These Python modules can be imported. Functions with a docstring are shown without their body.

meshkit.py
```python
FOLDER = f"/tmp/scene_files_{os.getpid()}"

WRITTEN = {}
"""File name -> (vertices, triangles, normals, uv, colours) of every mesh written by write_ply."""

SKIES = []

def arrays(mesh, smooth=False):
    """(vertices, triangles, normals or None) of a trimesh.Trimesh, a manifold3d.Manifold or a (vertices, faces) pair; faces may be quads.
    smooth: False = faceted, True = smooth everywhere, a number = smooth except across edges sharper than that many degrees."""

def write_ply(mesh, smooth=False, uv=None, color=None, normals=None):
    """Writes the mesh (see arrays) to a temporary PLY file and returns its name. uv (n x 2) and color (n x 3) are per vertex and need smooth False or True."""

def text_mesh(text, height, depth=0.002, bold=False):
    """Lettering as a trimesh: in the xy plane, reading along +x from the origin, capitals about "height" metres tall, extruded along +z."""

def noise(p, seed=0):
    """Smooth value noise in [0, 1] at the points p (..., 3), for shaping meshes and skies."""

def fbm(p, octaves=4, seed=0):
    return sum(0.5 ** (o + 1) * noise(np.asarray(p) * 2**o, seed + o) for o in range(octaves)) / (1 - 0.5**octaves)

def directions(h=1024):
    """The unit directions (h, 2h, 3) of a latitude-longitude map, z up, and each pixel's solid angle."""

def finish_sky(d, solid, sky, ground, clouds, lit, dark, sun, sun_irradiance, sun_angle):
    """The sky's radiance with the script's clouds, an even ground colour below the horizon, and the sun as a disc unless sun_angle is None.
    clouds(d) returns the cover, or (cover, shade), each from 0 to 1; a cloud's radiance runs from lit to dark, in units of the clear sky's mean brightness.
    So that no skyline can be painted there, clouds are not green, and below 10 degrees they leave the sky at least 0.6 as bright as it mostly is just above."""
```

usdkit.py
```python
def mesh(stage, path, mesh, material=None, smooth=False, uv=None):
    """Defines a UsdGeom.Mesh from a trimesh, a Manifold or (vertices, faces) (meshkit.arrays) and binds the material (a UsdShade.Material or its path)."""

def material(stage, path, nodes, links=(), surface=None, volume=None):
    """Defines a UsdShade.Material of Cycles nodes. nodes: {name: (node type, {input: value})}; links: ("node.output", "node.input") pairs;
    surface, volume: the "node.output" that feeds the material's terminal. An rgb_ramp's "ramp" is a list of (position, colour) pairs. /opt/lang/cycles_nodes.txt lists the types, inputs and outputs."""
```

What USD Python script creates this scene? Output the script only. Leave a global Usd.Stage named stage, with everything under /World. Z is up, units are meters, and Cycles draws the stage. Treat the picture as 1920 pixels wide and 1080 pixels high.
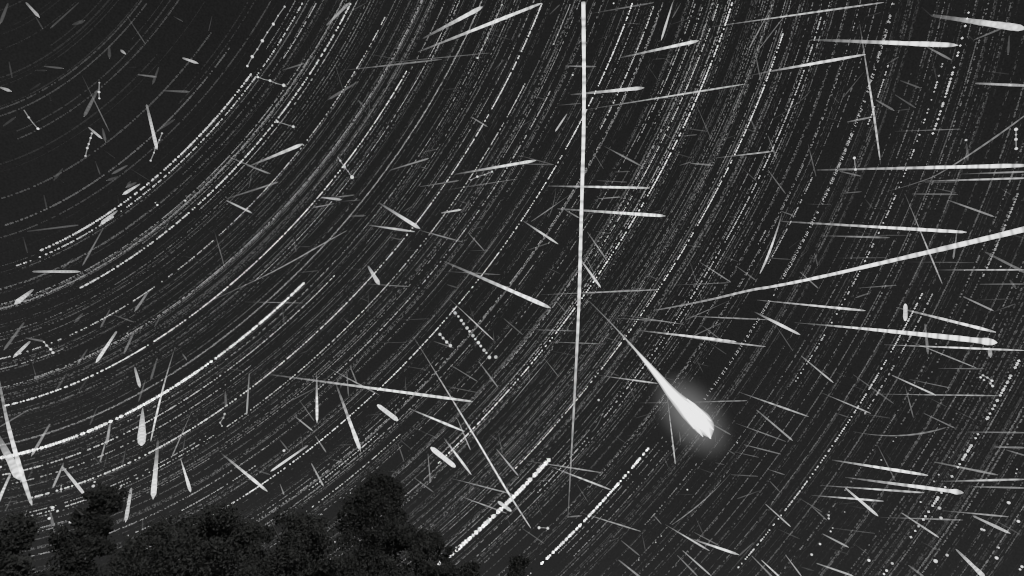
import math, random
import numpy as np
import trimesh
import usdkit, meshkit
from pxr import Usd, UsdGeom, UsdLux, UsdShade, Gf, Sdf, Vt

stage = Usd.Stage.CreateInMemory()
UsdGeom.SetStageUpAxis(stage, 'Z'); UsdGeom.SetStageMetersPerUnit(stage, 1.0)
WORLD = UsdGeom.Xform.Define(stage, '/World'); stage.SetDefaultPrim(WORLD.GetPrim())
UsdGeom.Scope.Define(stage, '/World/Looks')

# ---------------------------------------------------------------- camera: a sky watcher facing east, tilted up 44 degrees
EYE = np.array([0.0, 0.0, 3.2]); TILT = math.radians(44.0)
FORWARD = np.array([math.cos(TILT), 0, math.sin(TILT)]); RIGHT = np.array([0, -1.0, 0]); UP = np.cross(RIGHT, FORWARD)
cam = UsdGeom.Camera.Define(stage, '/World/camera')
m = Gf.Matrix4d(1); m.SetRow(0, Gf.Vec4d(*RIGHT, 0)); m.SetRow(1, Gf.Vec4d(*UP, 0)); m.SetRow(2, Gf.Vec4d(*(-FORWARD), 0)); m.SetRow(3, Gf.Vec4d(*EYE, 1))
cam.AddTransformOp().Set(m)
cam.CreateHorizontalApertureAttr(36.0); cam.CreateFocalLengthAttr(36.0 * 1144 / 1920)
cam.CreateClippingRangeAttr(Gf.Vec2f(0.1, 2.0e6)); cam.CreateExposureAttr(0.0)

# ---------------------------------------------------------------- night sky, and an unseen low light added to lift the dark trees
FILL_EL, FILL_AZ = math.radians(8.0), math.radians(246.0)
SKY_STRENGTH, AIRGLOW, FILL_INTENSITY = 0.0042, 2.7, 0.4          # the clear night air itself glows evenly
sky_mat = usdkit.material(stage, '/World/Looks/night_sky', {
    'sky': ('sky_texture', {'sky_type': 'single_scattering', 'sun_disc': False, 'sun_elevation': FILL_EL, 'sun_rotation': FILL_AZ, 'altitude': 350.0, 'aerosol_density': 1.4}),
    'bw': ('rgb_to_bw', {}), 'tc': ('texture_coordinate', {}),
    'veil': ('noise_texture', {'scale': 3.2, 'detail': 5.0, 'roughness': 0.6}),             # thin high cloud
    'grain': ('noise_texture', {'scale': 420.0, 'detail': 1.0}),                             # fine grain painted into the sky, standing in for camera noise
    'v1': ('math', {'math_type': 'multiply_add', 'value2': AIRGLOW * 0.7, 'value3': AIRGLOW * 0.45}),
    'v2': ('math', {'math_type': 'multiply_add', 'value2': AIRGLOW * 0.9, 'value3': -AIRGLOW * 0.28}),
    'a1': ('math', {'math_type': 'add'}), 'a2': ('math', {'math_type': 'add'}), 'bg': ('background_shader', {'strength': SKY_STRENGTH})},
    [('sky.color', 'bw.color'), ('tc.generated', 'veil.vector'), ('tc.generated', 'grain.vector'), ('veil.fac', 'v1.value1'), ('grain.fac', 'v2.value1'),
     ('v1.value', 'a1.value1'), ('v2.value', 'a1.value2'), ('a1.value', 'a2.value1'), ('bw.val', 'a2.value2'), ('a2.value', 'bg.color')], surface='bg.background')
dome = UsdLux.DomeLight.Define(stage, '/World/sky'); UsdShade.MaterialBindingAPI.Apply(dome.GetPrim()).Bind(sky_mat)
dome.GetPrim().SetCustomDataByKey('kind', 'structure')
tree_fill = UsdLux.DistantLight.Define(stage, '/World/tree_fill_light')  # added lamp behind the camera, brightens the tree silhouettes
tree_fill.CreateNormalizeAttr(True); tree_fill.CreateIntensityAttr(FILL_INTENSITY); tree_fill.CreateAngleAttr(0.5); tree_fill.CreateColorAttr(Gf.Vec3f(1.0, 0.985, 0.96))
tree_fill.AddRotateZOp().Set(-math.degrees(FILL_AZ)); tree_fill.AddRotateXOp().Set(-(90 - math.degrees(FILL_EL)))

# ---------------------------------------------------------------- helpers
T = Sdf.ValueTypeNames
taken = {}
def path_of(name, parent='/World'):
    n = taken.get((parent, name), 0); taken[(parent, name)] = n + 1
    return f'{parent}/{name}' + (f'_{n:03d}' if n else '')
def say(prim, label=None, category=None, group=None, kind=None):
    for k, v in (('label', label), ('category', category), ('group', group), ('kind', kind)):
        if v: prim.SetCustomDataByKey(k, v)
    return prim
def put(name, mesh, mat, parent='/World', smooth=False, glow=None):
    p = path_of(name, str(parent)); me = usdkit.mesh(stage, p, mesh, mat, smooth=smooth)
    if glow is not None:
        UsdGeom.PrimvarsAPI(me).CreatePrimvar('glow', T.FloatArray, 'vertex').Set(Vt.FloatArray.FromNumpy(np.asarray(glow, np.float32)))
    return me.GetPrim()
def empty(name, at=None):
    x = UsdGeom.Xform.Define(stage, path_of(name))
    if at is not None: x.AddTranslateOp().Set(Gf.Vec3d(*map(float, at)))
    return x.GetPrim()
def azel(az, el):
    az, el = np.radians(az), np.radians(el)
    return np.stack([np.cos(el) * np.sin(az), np.cos(el) * np.cos(az), np.sin(el)], -1)

# ---------------------------------------------------------------- measured sky: widths in thousandths of a radian, azimuth and elevation in degrees
METEORS = """
K|7.43|10|106.54 68.30 101.89 56.71 98.92 44.65 96.96 33.89 95.95 27.55 95.35 23.31|tall white streak standing nearly upright from the top edge, thinning downward
K|8.74|10|107.59 40.57 113.67 40.37 118.89 40.09 120.28 39.89 132.94 37.92 142.48 35.60|very long white streak rising rightward to the right edge, thickening as it goes
K|10.05|10|121.41 36.33 124.53 35.09 135.50 29.47|long white streak with a round glowing head near the right edge
m|6.56|9|130.48 47.31 145.64 39.25|bright very long meteor streak nearly level left of the twin right-edge streaks
m|7.87|10|138.33 56.37 148.78 48.93|long flat white streak with a pointed right tip below the upper right edge
m|6.56|8|64.19 33.11 85.66 33.38|very long white streak falling slightly right, ending at centre left of the tall streak
m|6.12|9|124.45 44.74 138.65 37.45|bright very long meteor streak nearly level above the long right-edge streak
m|8.74|10|80.81 46.13 94.88 42.02|thick white streak falling gently right to end beside the tall vertical streak
m|10.05|10|149.21 51.83 153.29 46.64|thick white streak running off the right edge near the upper right corner
m|8.30|9|120.30 23.53 127.84 20.60|long white streak with an arrow-shaped head in the lower right
K|4.37|8|78.40 38.67 85.76 30.65 89.67 25.40 91.77 22.52|bright very long meteor streak steeply falling right above left of the thick planet trail
m|6.99|8|71.13 63.92 96.94 68.88|long pale streak rising right to the top edge, lower of the twin streaks
K|6.56|8|43.78 27.14 44.72 26.12 46.48 24.10 48.90 21.47 50.86 19.38|bright long meteor streak nearly upright above the thick lower-left streak
m|6.99|10|96.74 51.21 111.52 48.69|brilliant long meteor streak nearly level right of the tall vertical streak
m|12.67|10|46.12 23.29 49.41 20.72|thick white streak falling from the left edge above the left bush
m|9.18|10|56.97 25.84 58.50 21.59|thick upright white streak just right of the narrow tree, round at its foot
m|7.87|9|70.81 33.53 74.68 28.14|thick white streak falling steeply right, above left of the big rounded tree
m|6.99|10|100.90 61.14 113.77 60.02|thick level white streak starting at the tall vertical streak near its top
m|5.68|8|130.58 56.61 141.94 52.83|bright long meteor streak nearly level below left of the flat upper-right streak
m|6.56|9|80.95 54.21 93.92 55.75|bright long meteor streak nearly level left of the tall vertical streak
m|5.68|8|130.33 34.64 135.86 30.17|bright long meteor streak gently falling right above right of the round-headed streak near right
m|7.87|9|71.42 65.08 83.13 68.61|thick white streak rising right, upper of the twin streaks by the top edge
m|5.68|8|95.59 53.36 110.39 51.52|bright long meteor streak nearly level right of the tall vertical streak
m|4.37|6|103.57 59.62 127.88 56.55|pale long meteor streak nearly level right of the tall vertical streak
m|3.93|6|127.85 61.95 147.12 54.86|pale long meteor streak nearly level above left of the flat upper-right streak
m|4.37|7|127.88 32.30 136.71 28.31|pale long meteor streak nearly level below left of the round-headed streak near right
m|5.68|8|105.13 39.03 115.20 36.21|bright long meteor streak nearly level above the fireball
m|12.67|10|54.73 27.82 55.94 25.17|white bulb-headed streak pointing straight down, left of the narrow tree top
m|5.68|8|119.82 25.00 126.17 22.30|bright long meteor streak nearly level right of the lower-right arrow-headed streak
m|6.12|9|111.29 63.09 124.95 61.56|bright meteor streak nearly level right of the tall vertical streak
m|4.81|8|118.75 39.14 127.85 35.29|bright long meteor streak nearly level below the long right-edge streak
K|4.37|6|143.69 54.89 141.63 52.59 138.92 49.07 136.44 45.45|pale long meteor streak nearly upright below the double-beaded star trail
K|3.50|5|54.80 36.34 59.43 40.48 62.73 43.32 64.26 44.64 67.50 47.11|dim long meteor streak gently falling left above the brightest star arc
m|6.56|9|53.33 49.14 58.29 52.94|bright meteor streak gently falling left left of the two-lamp streak
m|7.87|9|70.65 50.33 76.97 48.82|bright meteor streak falling right below right of the two-lamp streak
m|4.37|7|118.14 23.34 125.34 21.22|pale long meteor streak nearly level below right of the lower-right arrow-headed streak
m|4.37|7|138.20 42.45 144.98 38.53|pale long meteor streak nearly level below left of the twin right-edge streaks
K|3.50|5|135.22 43.07 138.07 42.45 139.62 42.21 144.02 42.18 148.53 42.22|dim long meteor streak gently falling left above left of the twin right-edge streaks
K|4.37|7|54.96 32.91 55.74 28.77 56.48 25.61|pale long meteor streak nearly upright below left of the brightest star arc
m|6.12|8|62.30 25.99 67.13 23.79|bright meteor streak falling right below right of the brightest star arc
m|3.93|5|93.78 43.31 108.43 42.34|dim long meteor streak nearly level right of the tall vertical streak
m|4.37|7|126.83 21.68 131.92 20.43|pale long meteor streak nearly level above right of the lower-right arrow-headed streak
U|9.18|10|81.66 29.05 84.18 27.58|thick blunt white streak falling right, just above the big rounded tree
m|4.37|7|110.12 37.62 117.84 35.13|pale long meteor streak nearly level below the long right-edge streak, left of two
m|5.24|8|78.89 32.32 84.91 30.68|bright meteor streak gently falling right below the bead string
m|6.12|8|118.04 38.23 121.43 35.24|bright meteor streak gently falling right below the double-beaded star trail
K|4.37|9|124.90 45.34 123.68 44.25 121.60 42.47 120.05 41.25|bright meteor streak steeply falling left above the long right-edge streak
m|6.99|9|125.59 17.18 126.47 15.12|bright meteor streak falling right below the lower-right arrow-headed streak, right of two
m|4.37|7|113.92 31.97 119.32 28.67|pale meteor streak gently falling right right of the fireball
m|4.37|7|117.23 22.73 122.32 21.28|pale meteor streak nearly level below the lower-right arrow-headed streak
m|4.81|7|93.93 27.62 99.73 25.36|pale meteor streak gently falling right below the tall vertical streak
m|3.06|5|125.18 29.00 133.53 26.05|dim long meteor streak nearly level below the round-headed streak near right
m|6.12|8|40.46 49.17 43.98 46.71|bright meteor streak nearly upright below the upper-left white blob
m|5.68|8|68.59 34.11 69.89 29.97|bright meteor streak nearly upright below right of the brightest star arc
m|3.93|5|59.71 60.15 75.84 63.85|dim long meteor streak nearly level below left of the twin top-edge streaks
m|5.24|8|106.25 20.88 109.96 19.26|bright meteor streak gently falling right below right of the thinner planet trail
m|4.37|7|127.06 23.06 130.48 21.16|pale meteor streak nearly level above the lower-right arrow-headed streak
U|8.74|10|75.56 32.28 77.81 31.21|thick short blunt white streak, evenly wide, left of the leaning bright one
m|5.24|8|41.73 34.15 44.70 35.63|bright meteor streak nearly level above left of the brightest star arc
m|5.24|8|69.98 48.12 76.32 48.45|bright meteor streak nearly level below right of the two-lamp streak
m|3.50|6|135.02 35.91 140.22 33.26|pale long meteor streak nearly level below the long right-edge streak, right of two
m|4.37|6|127.54 42.27 133.05 39.77|pale meteor streak nearly level above left of the long right-edge streak
m|5.24|8|82.86 29.99 85.91 26.93|bright meteor streak falling right above left of the thick planet trail
m|5.24|8|69.59 27.97 66.92 25.38|bright meteor streak falling left above left of the big rounded tree
K|3.50|5|122.36 26.68 128.46 25.14 129.01 25.14|dim long meteor streak nearly level above the lower-right arrow-headed streak
m|5.24|7|147.36 46.07 150.02 43.63|pale meteor streak nearly level below the thick upper-right streak
m|9.62|9|71.23 44.50 73.10 43.05|thick knobbly short white streak standing steeply left of centre
m|5.24|8|119.98 22.77 121.50 20.35|bright meteor streak falling right below the lower-right arrow-headed streak, left of two
m|5.24|8|91.56 50.29 96.43 47.95|bright meteor streak falling right left of the tall vertical streak
m|3.50|6|91.37 28.19 98.95 26.88|pale meteor streak nearly level below left of the tall vertical streak
m|3.50|5|110.57 39.51 119.17 37.22|dim long meteor streak nearly level below left of the long right-edge streak
m|3.06|5|136.46 42.24 134.63 34.91|dim long meteor streak steeply falling right above left of the long right-edge streak
m|3.93|6|106.79 32.70 106.23 26.96|pale meteor streak nearly upright below left of the fireball
m|5.68|8|49.87 32.63 49.71 29.91|bright short meteor streak steeply falling left above the brightest star arc
m|4.37|6|99.84 35.45 106.05 34.05|pale meteor streak nearly level right of the tall vertical streak
m|6.12|8|56.62 22.03 57.28 19.67|bright short meteor streak nearly upright right of the narrow tree
m|4.81|7|115.04 30.18 117.25 27.13|pale meteor streak falling right right of the fireball
m|7.87|9|42.58 33.05 42.14 31.58|bright short meteor streak falling left above the brightest star arc
m|4.37|7|104.26 22.17 107.62 19.81|pale meteor streak gently falling right right of the thinner planet trail
m|3.93|6|141.32 41.31 145.31 38.90|pale meteor streak nearly level right of the twin right-edge streaks
m|3.93|6|119.83 52.13 127.23 50.40|pale meteor streak nearly level above left of the double-beaded star trail
m|5.68|8|59.27 24.90 61.04 22.66|bright short meteor streak steeply falling right below right of the bulb-headed streak
m|4.81|8|127.68 19.00 129.26 17.45|bright meteor streak gently falling right below right of the lower-right arrow-headed streak
m|5.68|7|48.55 20.99 48.88 18.59|pale short meteor streak steeply falling left below left of the thick lower-left streak
m|5.24|6|138.83 35.57 140.29 32.80|pale meteor streak gently falling right below the long right-edge streak
m|3.93|6|69.35 34.85 75.43 33.22|pale meteor streak gently falling right below right of the brightest star arc
m|3.50|7|82.01 42.72 87.75 39.11|pale meteor streak falling right above left of the bead string
m|5.24|8|51.37 22.28 53.73 20.85|bright short meteor streak falling right below the brightest star arc
m|3.50|6|125.96 19.78 129.69 18.46|pale meteor streak nearly level below right of the lower-right arrow-headed streak
m|4.37|9|123.72 65.30 119.25 63.10|bright short meteor streak steeply falling left right of the tall vertical streak
m|3.50|6|83.74 26.57 90.00 25.34|pale meteor streak gently falling right left of the thick planet trail
m|3.06|5|121.69 20.21 126.91 18.90|dim long meteor streak nearly level below the lower-right arrow-headed streak
m|6.12|7|54.14 62.69 55.95 65.21|pale short meteor streak falling left right of the upper-left zigzag of beads
m|5.24|7|49.10 24.80 49.14 22.41|pale short meteor streak steeply falling left above right of the brightest star arc
m|3.93|7|127.26 29.91 129.55 27.50|pale meteor streak gently falling right below the round-headed streak near right
m|5.24|8|99.38 46.18 101.43 43.49|bright short meteor streak falling right right of the tall vertical streak
m|3.93|7|139.15 40.09 141.07 37.48|pale meteor streak gently falling right above the long right-edge streak
m|2.62|3|63.70 61.62 85.30 64.99|faint long meteor streak nearly level below left of the twin top-edge streaks
m|4.81|6|105.13 56.17 110.06 53.61|pale meteor streak gently falling right right of the tall vertical streak
m|4.37|7|62.20 32.76 63.27 29.42|pale meteor streak nearly upright below the brightest star arc
m|3.50|5|96.58 23.65 101.95 21.82|dim meteor streak gently falling right below the thinner planet trail
m|3.50|5|108.49 32.00 114.41 31.12|dim meteor streak nearly level right of the fireball
m|3.93|6|76.44 48.69 83.09 48.10|pale meteor streak gently falling right above left of the thick central streak
m|3.50|6|84.51 25.19 89.49 23.73|pale meteor streak gently falling right above the thick planet trail
m|3.06|5|130.02 31.75 133.19 28.39|dim meteor streak gently falling right below right of the round-headed streak near right
m|3.50|6|121.16 30.24 124.29 27.66|pale meteor streak gently falling right above the lower-right arrow-headed streak
m|6.56|9|44.30 41.00 43.80 39.51|bright short meteor streak falling left below the upper-left white blob
m|3.50|4|107.00 67.29 120.42 66.07|dim meteor streak nearly level above right of the tall vertical streak
m|6.12|6|36.05 47.81 36.77 45.68|pale short meteor streak steeply falling left below left of the upper-left white blob
m|3.50|6|128.65 20.82 131.62 19.91|pale meteor streak nearly level right of the lower-right arrow-headed streak
m|5.68|5|62.56 59.83 59.22 57.37|dim short meteor streak gently falling left above the two-lamp streak
m|3.93|6|123.20 20.24 124.88 18.14|pale meteor streak falling right below the lower-right arrow-headed streak
m|4.37|6|71.22 53.46 76.57 55.25|pale short meteor streak gently falling left right of the two-lamp streak
m|3.06|5|103.59 40.65 110.26 38.80|dim meteor streak nearly level right of the tall vertical streak, right of two
m|4.81|7|99.64 19.71 101.72 17.97|pale short meteor streak falling right below the thinner planet trail
m|3.93|6|120.76 33.53 122.49 30.74|pale meteor streak falling right below the round-headed streak near right
m|4.37|7|88.41 29.18 90.60 26.93|pale short meteor streak falling right above the thick planet trail
m|5.68|8|44.64 29.64 44.33 28.21|bright short meteor streak falling left above left of the brightest star arc
m|3.93|6|50.99 49.13 55.74 49.36|pale meteor streak gently falling right left of the two-lamp streak
K|2.62|4|111.07 25.53 107.99 23.65 104.85 22.11|dim meteor streak falling left below right of the thinner planet trail
m|3.06|4|93.05 38.96 100.90 38.25|dim meteor streak nearly level above left of the tall vertical streak
m|5.24|6|131.68 32.65 130.64 30.51|pale short meteor streak nearly upright below left of the round-headed streak near right
m|5.24|5|43.49 30.67 43.49 28.44|dim short meteor streak falling left above the thick lower-left streak
m|3.06|6|137.43 60.51 131.09 58.81|pale meteor streak steeply falling left left of the flat upper-right streak
m|2.62|4|79.22 52.57 90.84 54.13|dim meteor streak nearly level above the thick central streak
m|3.93|4|39.50 36.49 42.32 38.63|dim meteor streak nearly level below the upper-left white blob
m|4.37|5|52.87 45.92 56.12 48.24|dim short meteor streak gently falling left left of the two-lamp streak
m|5.68|9|44.58 43.67 43.85 42.28|bright short meteor streak gently falling left below the upper-left white blob
m|3.93|6|115.80 17.88 118.11 16.65|pale short meteor streak gently falling right below the lower-right arrow-headed streak, lower of two
m|3.06|5|130.24 24.40 133.58 23.24|dim meteor streak nearly level above right of the lower-right arrow-headed streak
m|5.68|7|50.51 36.33 50.34 34.55|pale short meteor streak falling left above left of the brightest star arc
m|3.93|6|105.36 20.03 107.28 17.99|pale short meteor streak falling right below right of the thinner planet trail, right of two
m|4.37|8|52.97 45.77 56.01 45.72|bright short meteor streak gently falling right above left of the brightest star arc
U|6.99|9|131.13 34.55 130.46 33.48|bright stubby meteor streak nearly upright above the round-headed streak near right
m|3.06|5|112.80 29.46 116.62 27.20|dim meteor streak gently falling right right of the fireball
m|3.06|5|102.51 40.50 108.36 39.40|dim meteor streak nearly level right of the tall vertical streak, left of two
m|3.50|5|137.00 41.90 139.99 40.19|dim meteor streak nearly level left of the twin right-edge streaks
m|2.19|3|95.13 42.98 106.90 42.74|faint long meteor streak nearly level right of the tall vertical streak
m|3.06|4|59.27 38.41 65.02 39.81|dim meteor streak nearly level left of the brightest star arc
m|3.93|6|100.67 48.75 102.72 45.92|pale short meteor streak falling right right of the tall vertical streak
m|3.06|4|80.96 45.21 88.40 45.24|dim meteor streak nearly level left of the thick central streak, right of two
m|3.06|4|90.98 40.12 97.78 39.71|dim meteor streak nearly level below the thick central streak
m|5.24|8|52.63 30.54 53.78 29.24|bright short meteor streak nearly upright above the brightest star arc
m|5.68|7|52.99 26.02 53.50 24.54|pale short meteor streak nearly upright below left of the brightest star arc
m|5.24|6|51.15 33.17 51.30 31.27|pale short meteor streak steeply falling left above left of the brightest star arc
m|3.93|6|135.41 33.38 136.63 31.61|pale short meteor streak gently falling right above the round-headed streak near right
U|6.56|9|88.70 24.67 89.87 23.95|bright stubby meteor streak falling right below left of the thick planet trail
m|5.24|8|63.11 49.24 65.68 49.63|bright stubby meteor streak nearly level below left of the two-lamp streak
m|3.93|7|111.00 19.04 112.20 17.29|pale short meteor streak falling right below left of the lower-right arrow-headed streak, left of two
m|3.93|6|86.11 37.08 88.42 34.74|pale short meteor streak falling right below the bead string
m|3.06|4|58.60 28.77 58.55 24.79|dim meteor streak steeply falling left right of the bulb-headed streak
m|2.62|4|139.59 59.45 131.79 58.21|dim meteor streak falling left left of the flat upper-right streak
m|4.37|7|70.31 26.56 71.88 24.89|pale short meteor streak steeply falling right above left of the big rounded tree
m|2.62|4|109.80 42.51 116.54 41.32|dim meteor streak nearly level left of the long right-edge streak
m|3.50|5|75.98 52.60 81.67 53.69|dim short meteor streak nearly level right of the two-lamp streak
m|5.24|6|52.10 19.32 53.11 17.99|pale short meteor streak nearly upright left of the narrow tree
m|3.50|6|113.28 22.72 114.74 20.74|pale short meteor streak falling right left of the lower-right arrow-headed streak
m|3.06|4|124.37 30.87 126.31 27.89|dim meteor streak falling right below the round-headed streak near right
m|4.81|8|26.35 49.24 27.96 49.14|bright stubby meteor streak falling right left of the upper-left white blob
K|3.06|4|99.04 52.47 95.96 51.38 92.82 50.20|dim meteor streak falling left left of the tall vertical streak, upper of two
m|3.50|4|44.19 39.33 44.58 36.13|dim meteor streak steeply falling left above left of the brightest star arc
m|3.93|6|131.31 22.94 133.03 22.33|pale short meteor streak nearly level above right of the lower-right arrow-headed streak
m|3.93|6|117.00 19.84 118.54 18.61|pale short meteor streak gently falling right below the lower-right arrow-headed streak, upper of two
m|2.62|3|133.26 37.45 137.60 35.28|faint meteor streak nearly level below the long right-edge streak
m|3.93|6|104.83 19.71 106.18 18.04|pale short meteor streak falling right below right of the thinner planet trail, left of two
m|3.93|6|146.81 50.33 147.44 48.44|pale short meteor streak gently falling right below the flat upper-right streak
m|2.19|4|139.27 46.69 143.75 44.09|dim meteor streak nearly level above left of the twin right-edge streaks
m|3.93|7|136.02 49.38 138.35 48.62|pale short meteor streak nearly level above the double-beaded star trail
K|2.19|4|94.88 37.79 92.28 35.53 90.00 33.36|dim meteor streak falling left left of the tall vertical streak, lower of two
m|2.62|3|34.10 48.00 39.34 45.86|faint meteor streak steeply falling right below left of the upper-left white blob
m|4.37|8|79.65 50.55 82.49 51.08|bright short meteor streak nearly level above the thick central streak
m|3.93|7|111.66 18.66 112.73 17.27|pale short meteor streak falling right below left of the lower-right arrow-headed streak, right of two
m|3.93|5|100.61 63.60 106.41 62.99|dim short meteor streak nearly level below the tall vertical streak
m|5.24|4|40.88 50.82 43.16 51.94|dim short meteor streak nearly level below right of the upper-left white blob
m|3.50|6|150.07 48.46 152.24 47.77|pale short meteor streak gently falling left below left of the thick upper-right streak
m|3.06|4|137.01 33.69 139.58 32.39|dim meteor streak nearly level below the long right-edge streak
m|5.24|8|40.28 53.77 42.01 54.18|bright stubby meteor streak gently falling right right of the upper-left white blob
m|3.06|5|112.96 27.61 115.86 26.30|dim short meteor streak gently falling right below right of the fireball, right of two
m|4.37|5|51.36 22.47 51.52 20.77|dim short meteor streak steeply falling left right of the thick lower-left streak
m|4.37|6|55.35 47.70 57.35 49.06|pale short meteor streak gently falling left left of the two-lamp streak
m|2.62|4|116.06 39.83 110.60 39.13|dim meteor streak gently falling left below left of the long right-edge streak
m|3.50|6|81.38 28.51 81.91 26.08|pale short meteor streak nearly upright above right of the big rounded tree
m|3.93|8|99.80 59.55 97.48 58.18|bright short meteor streak steeply falling left left of the tall vertical streak
m|3.06|4|71.73 42.90 76.81 43.36|dim meteor streak nearly level left of the thick central streak, left of two
m|4.81|5|53.96 31.78 54.30 30.01|dim short meteor streak steeply falling left left of the brightest star arc
m|3.06|5|114.12 43.76 116.70 41.34|dim short meteor streak falling right above left of the long right-edge streak
m|3.06|5|47.36 25.38 46.27 23.63|dim short meteor streak gently falling left above the thick lower-left streak
m|4.37|8|37.71 45.23 39.26 45.09|bright stubby meteor streak falling right below the upper-left white blob
m|4.37|7|122.13 16.74 122.82 15.82|pale stubby meteor streak falling right below the lower-right arrow-headed streak
m|3.93|7|67.78 30.08 69.67 29.24|pale short meteor streak falling right below right of the brightest star arc
m|3.50|5|91.84 55.47 96.67 55.25|dim short meteor streak nearly level left of the tall vertical streak
m|2.62|4|130.77 29.26 133.64 28.14|dim meteor streak nearly level below the round-headed streak near right
m|3.06|5|128.07 26.54 129.54 24.93|dim short meteor streak gently falling right above right of the lower-right arrow-headed streak
m|3.06|5|84.11 31.78 85.69 29.06|dim short meteor streak steeply falling right above left of the thick planet trail
m|4.37|6|139.74 49.53 140.44 48.07|pale short meteor streak gently falling right below the double-beaded star trail
m|5.24|8|55.85 22.05 55.96 21.08|bright stubby meteor streak steeply falling left above right of the narrow tree
K|3.06|4|69.24 33.15 67.58 31.91 66.51 31.12|dim short meteor streak gently falling left below right of the brightest star arc
m|2.62|5|128.30 37.16 131.30 36.20|dim short meteor streak nearly level below the long right-edge streak
m|3.06|5|82.82 36.62 86.06 35.24|dim short meteor streak gently falling right below the bead string
m|3.50|6|71.58 34.86 72.33 32.75|pale short meteor streak nearly upright below right of the brightest star arc
m|3.93|6|116.89 52.43 119.50 51.59|pale short meteor streak nearly level right of the tall vertical streak
m|2.62|4|123.70 25.29 123.79 22.48|dim meteor streak steeply falling right above left of the lower-right arrow-headed streak
m|3.93|6|64.59 49.58 67.11 50.38|pale short meteor streak nearly level below the two-lamp streak
m|4.81|4|42.89 47.89 43.64 49.47|dim short meteor streak falling left below right of the upper-left white blob
m|6.56|8|134.83 29.38 134.50 28.71|bright stubby meteor streak nearly upright below left of the round-headed streak near right
m|6.56|7|44.21 43.61 43.71 42.90|pale stubby meteor streak gently falling left below the upper-left white blob
m|3.06|5|114.33 38.13 111.17 37.61|dim short meteor streak gently falling left below left of the long right-edge streak
m|3.93|7|44.26 29.75 45.48 30.01|pale stubby meteor streak nearly level above the brightest star arc
m|3.50|5|137.96 37.72 136.52 36.19|dim short meteor streak nearly upright left of the long right-edge streak
m|3.06|4|138.50 42.15 140.75 40.94|dim short meteor streak nearly level left of the twin right-edge streaks
m|2.62|4|53.22 43.09 55.91 40.56|dim short meteor streak nearly upright above left of the brightest star arc
m|3.06|5|125.65 49.19 126.22 46.76|dim short meteor streak falling right above left of the double-beaded star trail
m|2.62|4|90.66 56.33 96.67 55.25|dim short meteor streak gently falling right left of the tall vertical streak
m|3.06|3|29.05 51.76 29.24 49.12|faint short meteor streak falling left above left of the upper-left white blob
m|5.24|6|60.71 30.78 61.25 29.65|pale stubby meteor streak nearly upright right of the brightest star arc
m|3.50|5|89.00 41.12 91.30 39.62|dim short meteor streak falling right right of the bead string
K|2.19|3|128.43 52.88 129.49 52.79 134.70 53.11|faint meteor streak falling left above left of the double-beaded star trail
m|3.50|6|51.42 57.65 53.61 58.99|pale short meteor streak gently falling left below right of the upper-left zigzag of beads
m|3.50|5|127.53 51.75 127.17 49.72|dim short meteor streak steeply falling right left of the double-beaded star trail
m|6.12|6|46.76 32.91 46.63 32.06|pale stubby meteor streak falling left above left of the brightest star arc
m|2.62|3|131.90 27.79 129.11 25.79|faint meteor streak steeply falling left below the round-headed streak near right
m|3.50|6|107.86 32.78 109.49 31.65|pale short meteor streak gently falling right above left of the fireball
m|3.93|6|31.37 46.82 32.55 47.55|pale stubby meteor streak nearly level left of the upper-left white blob
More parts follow.
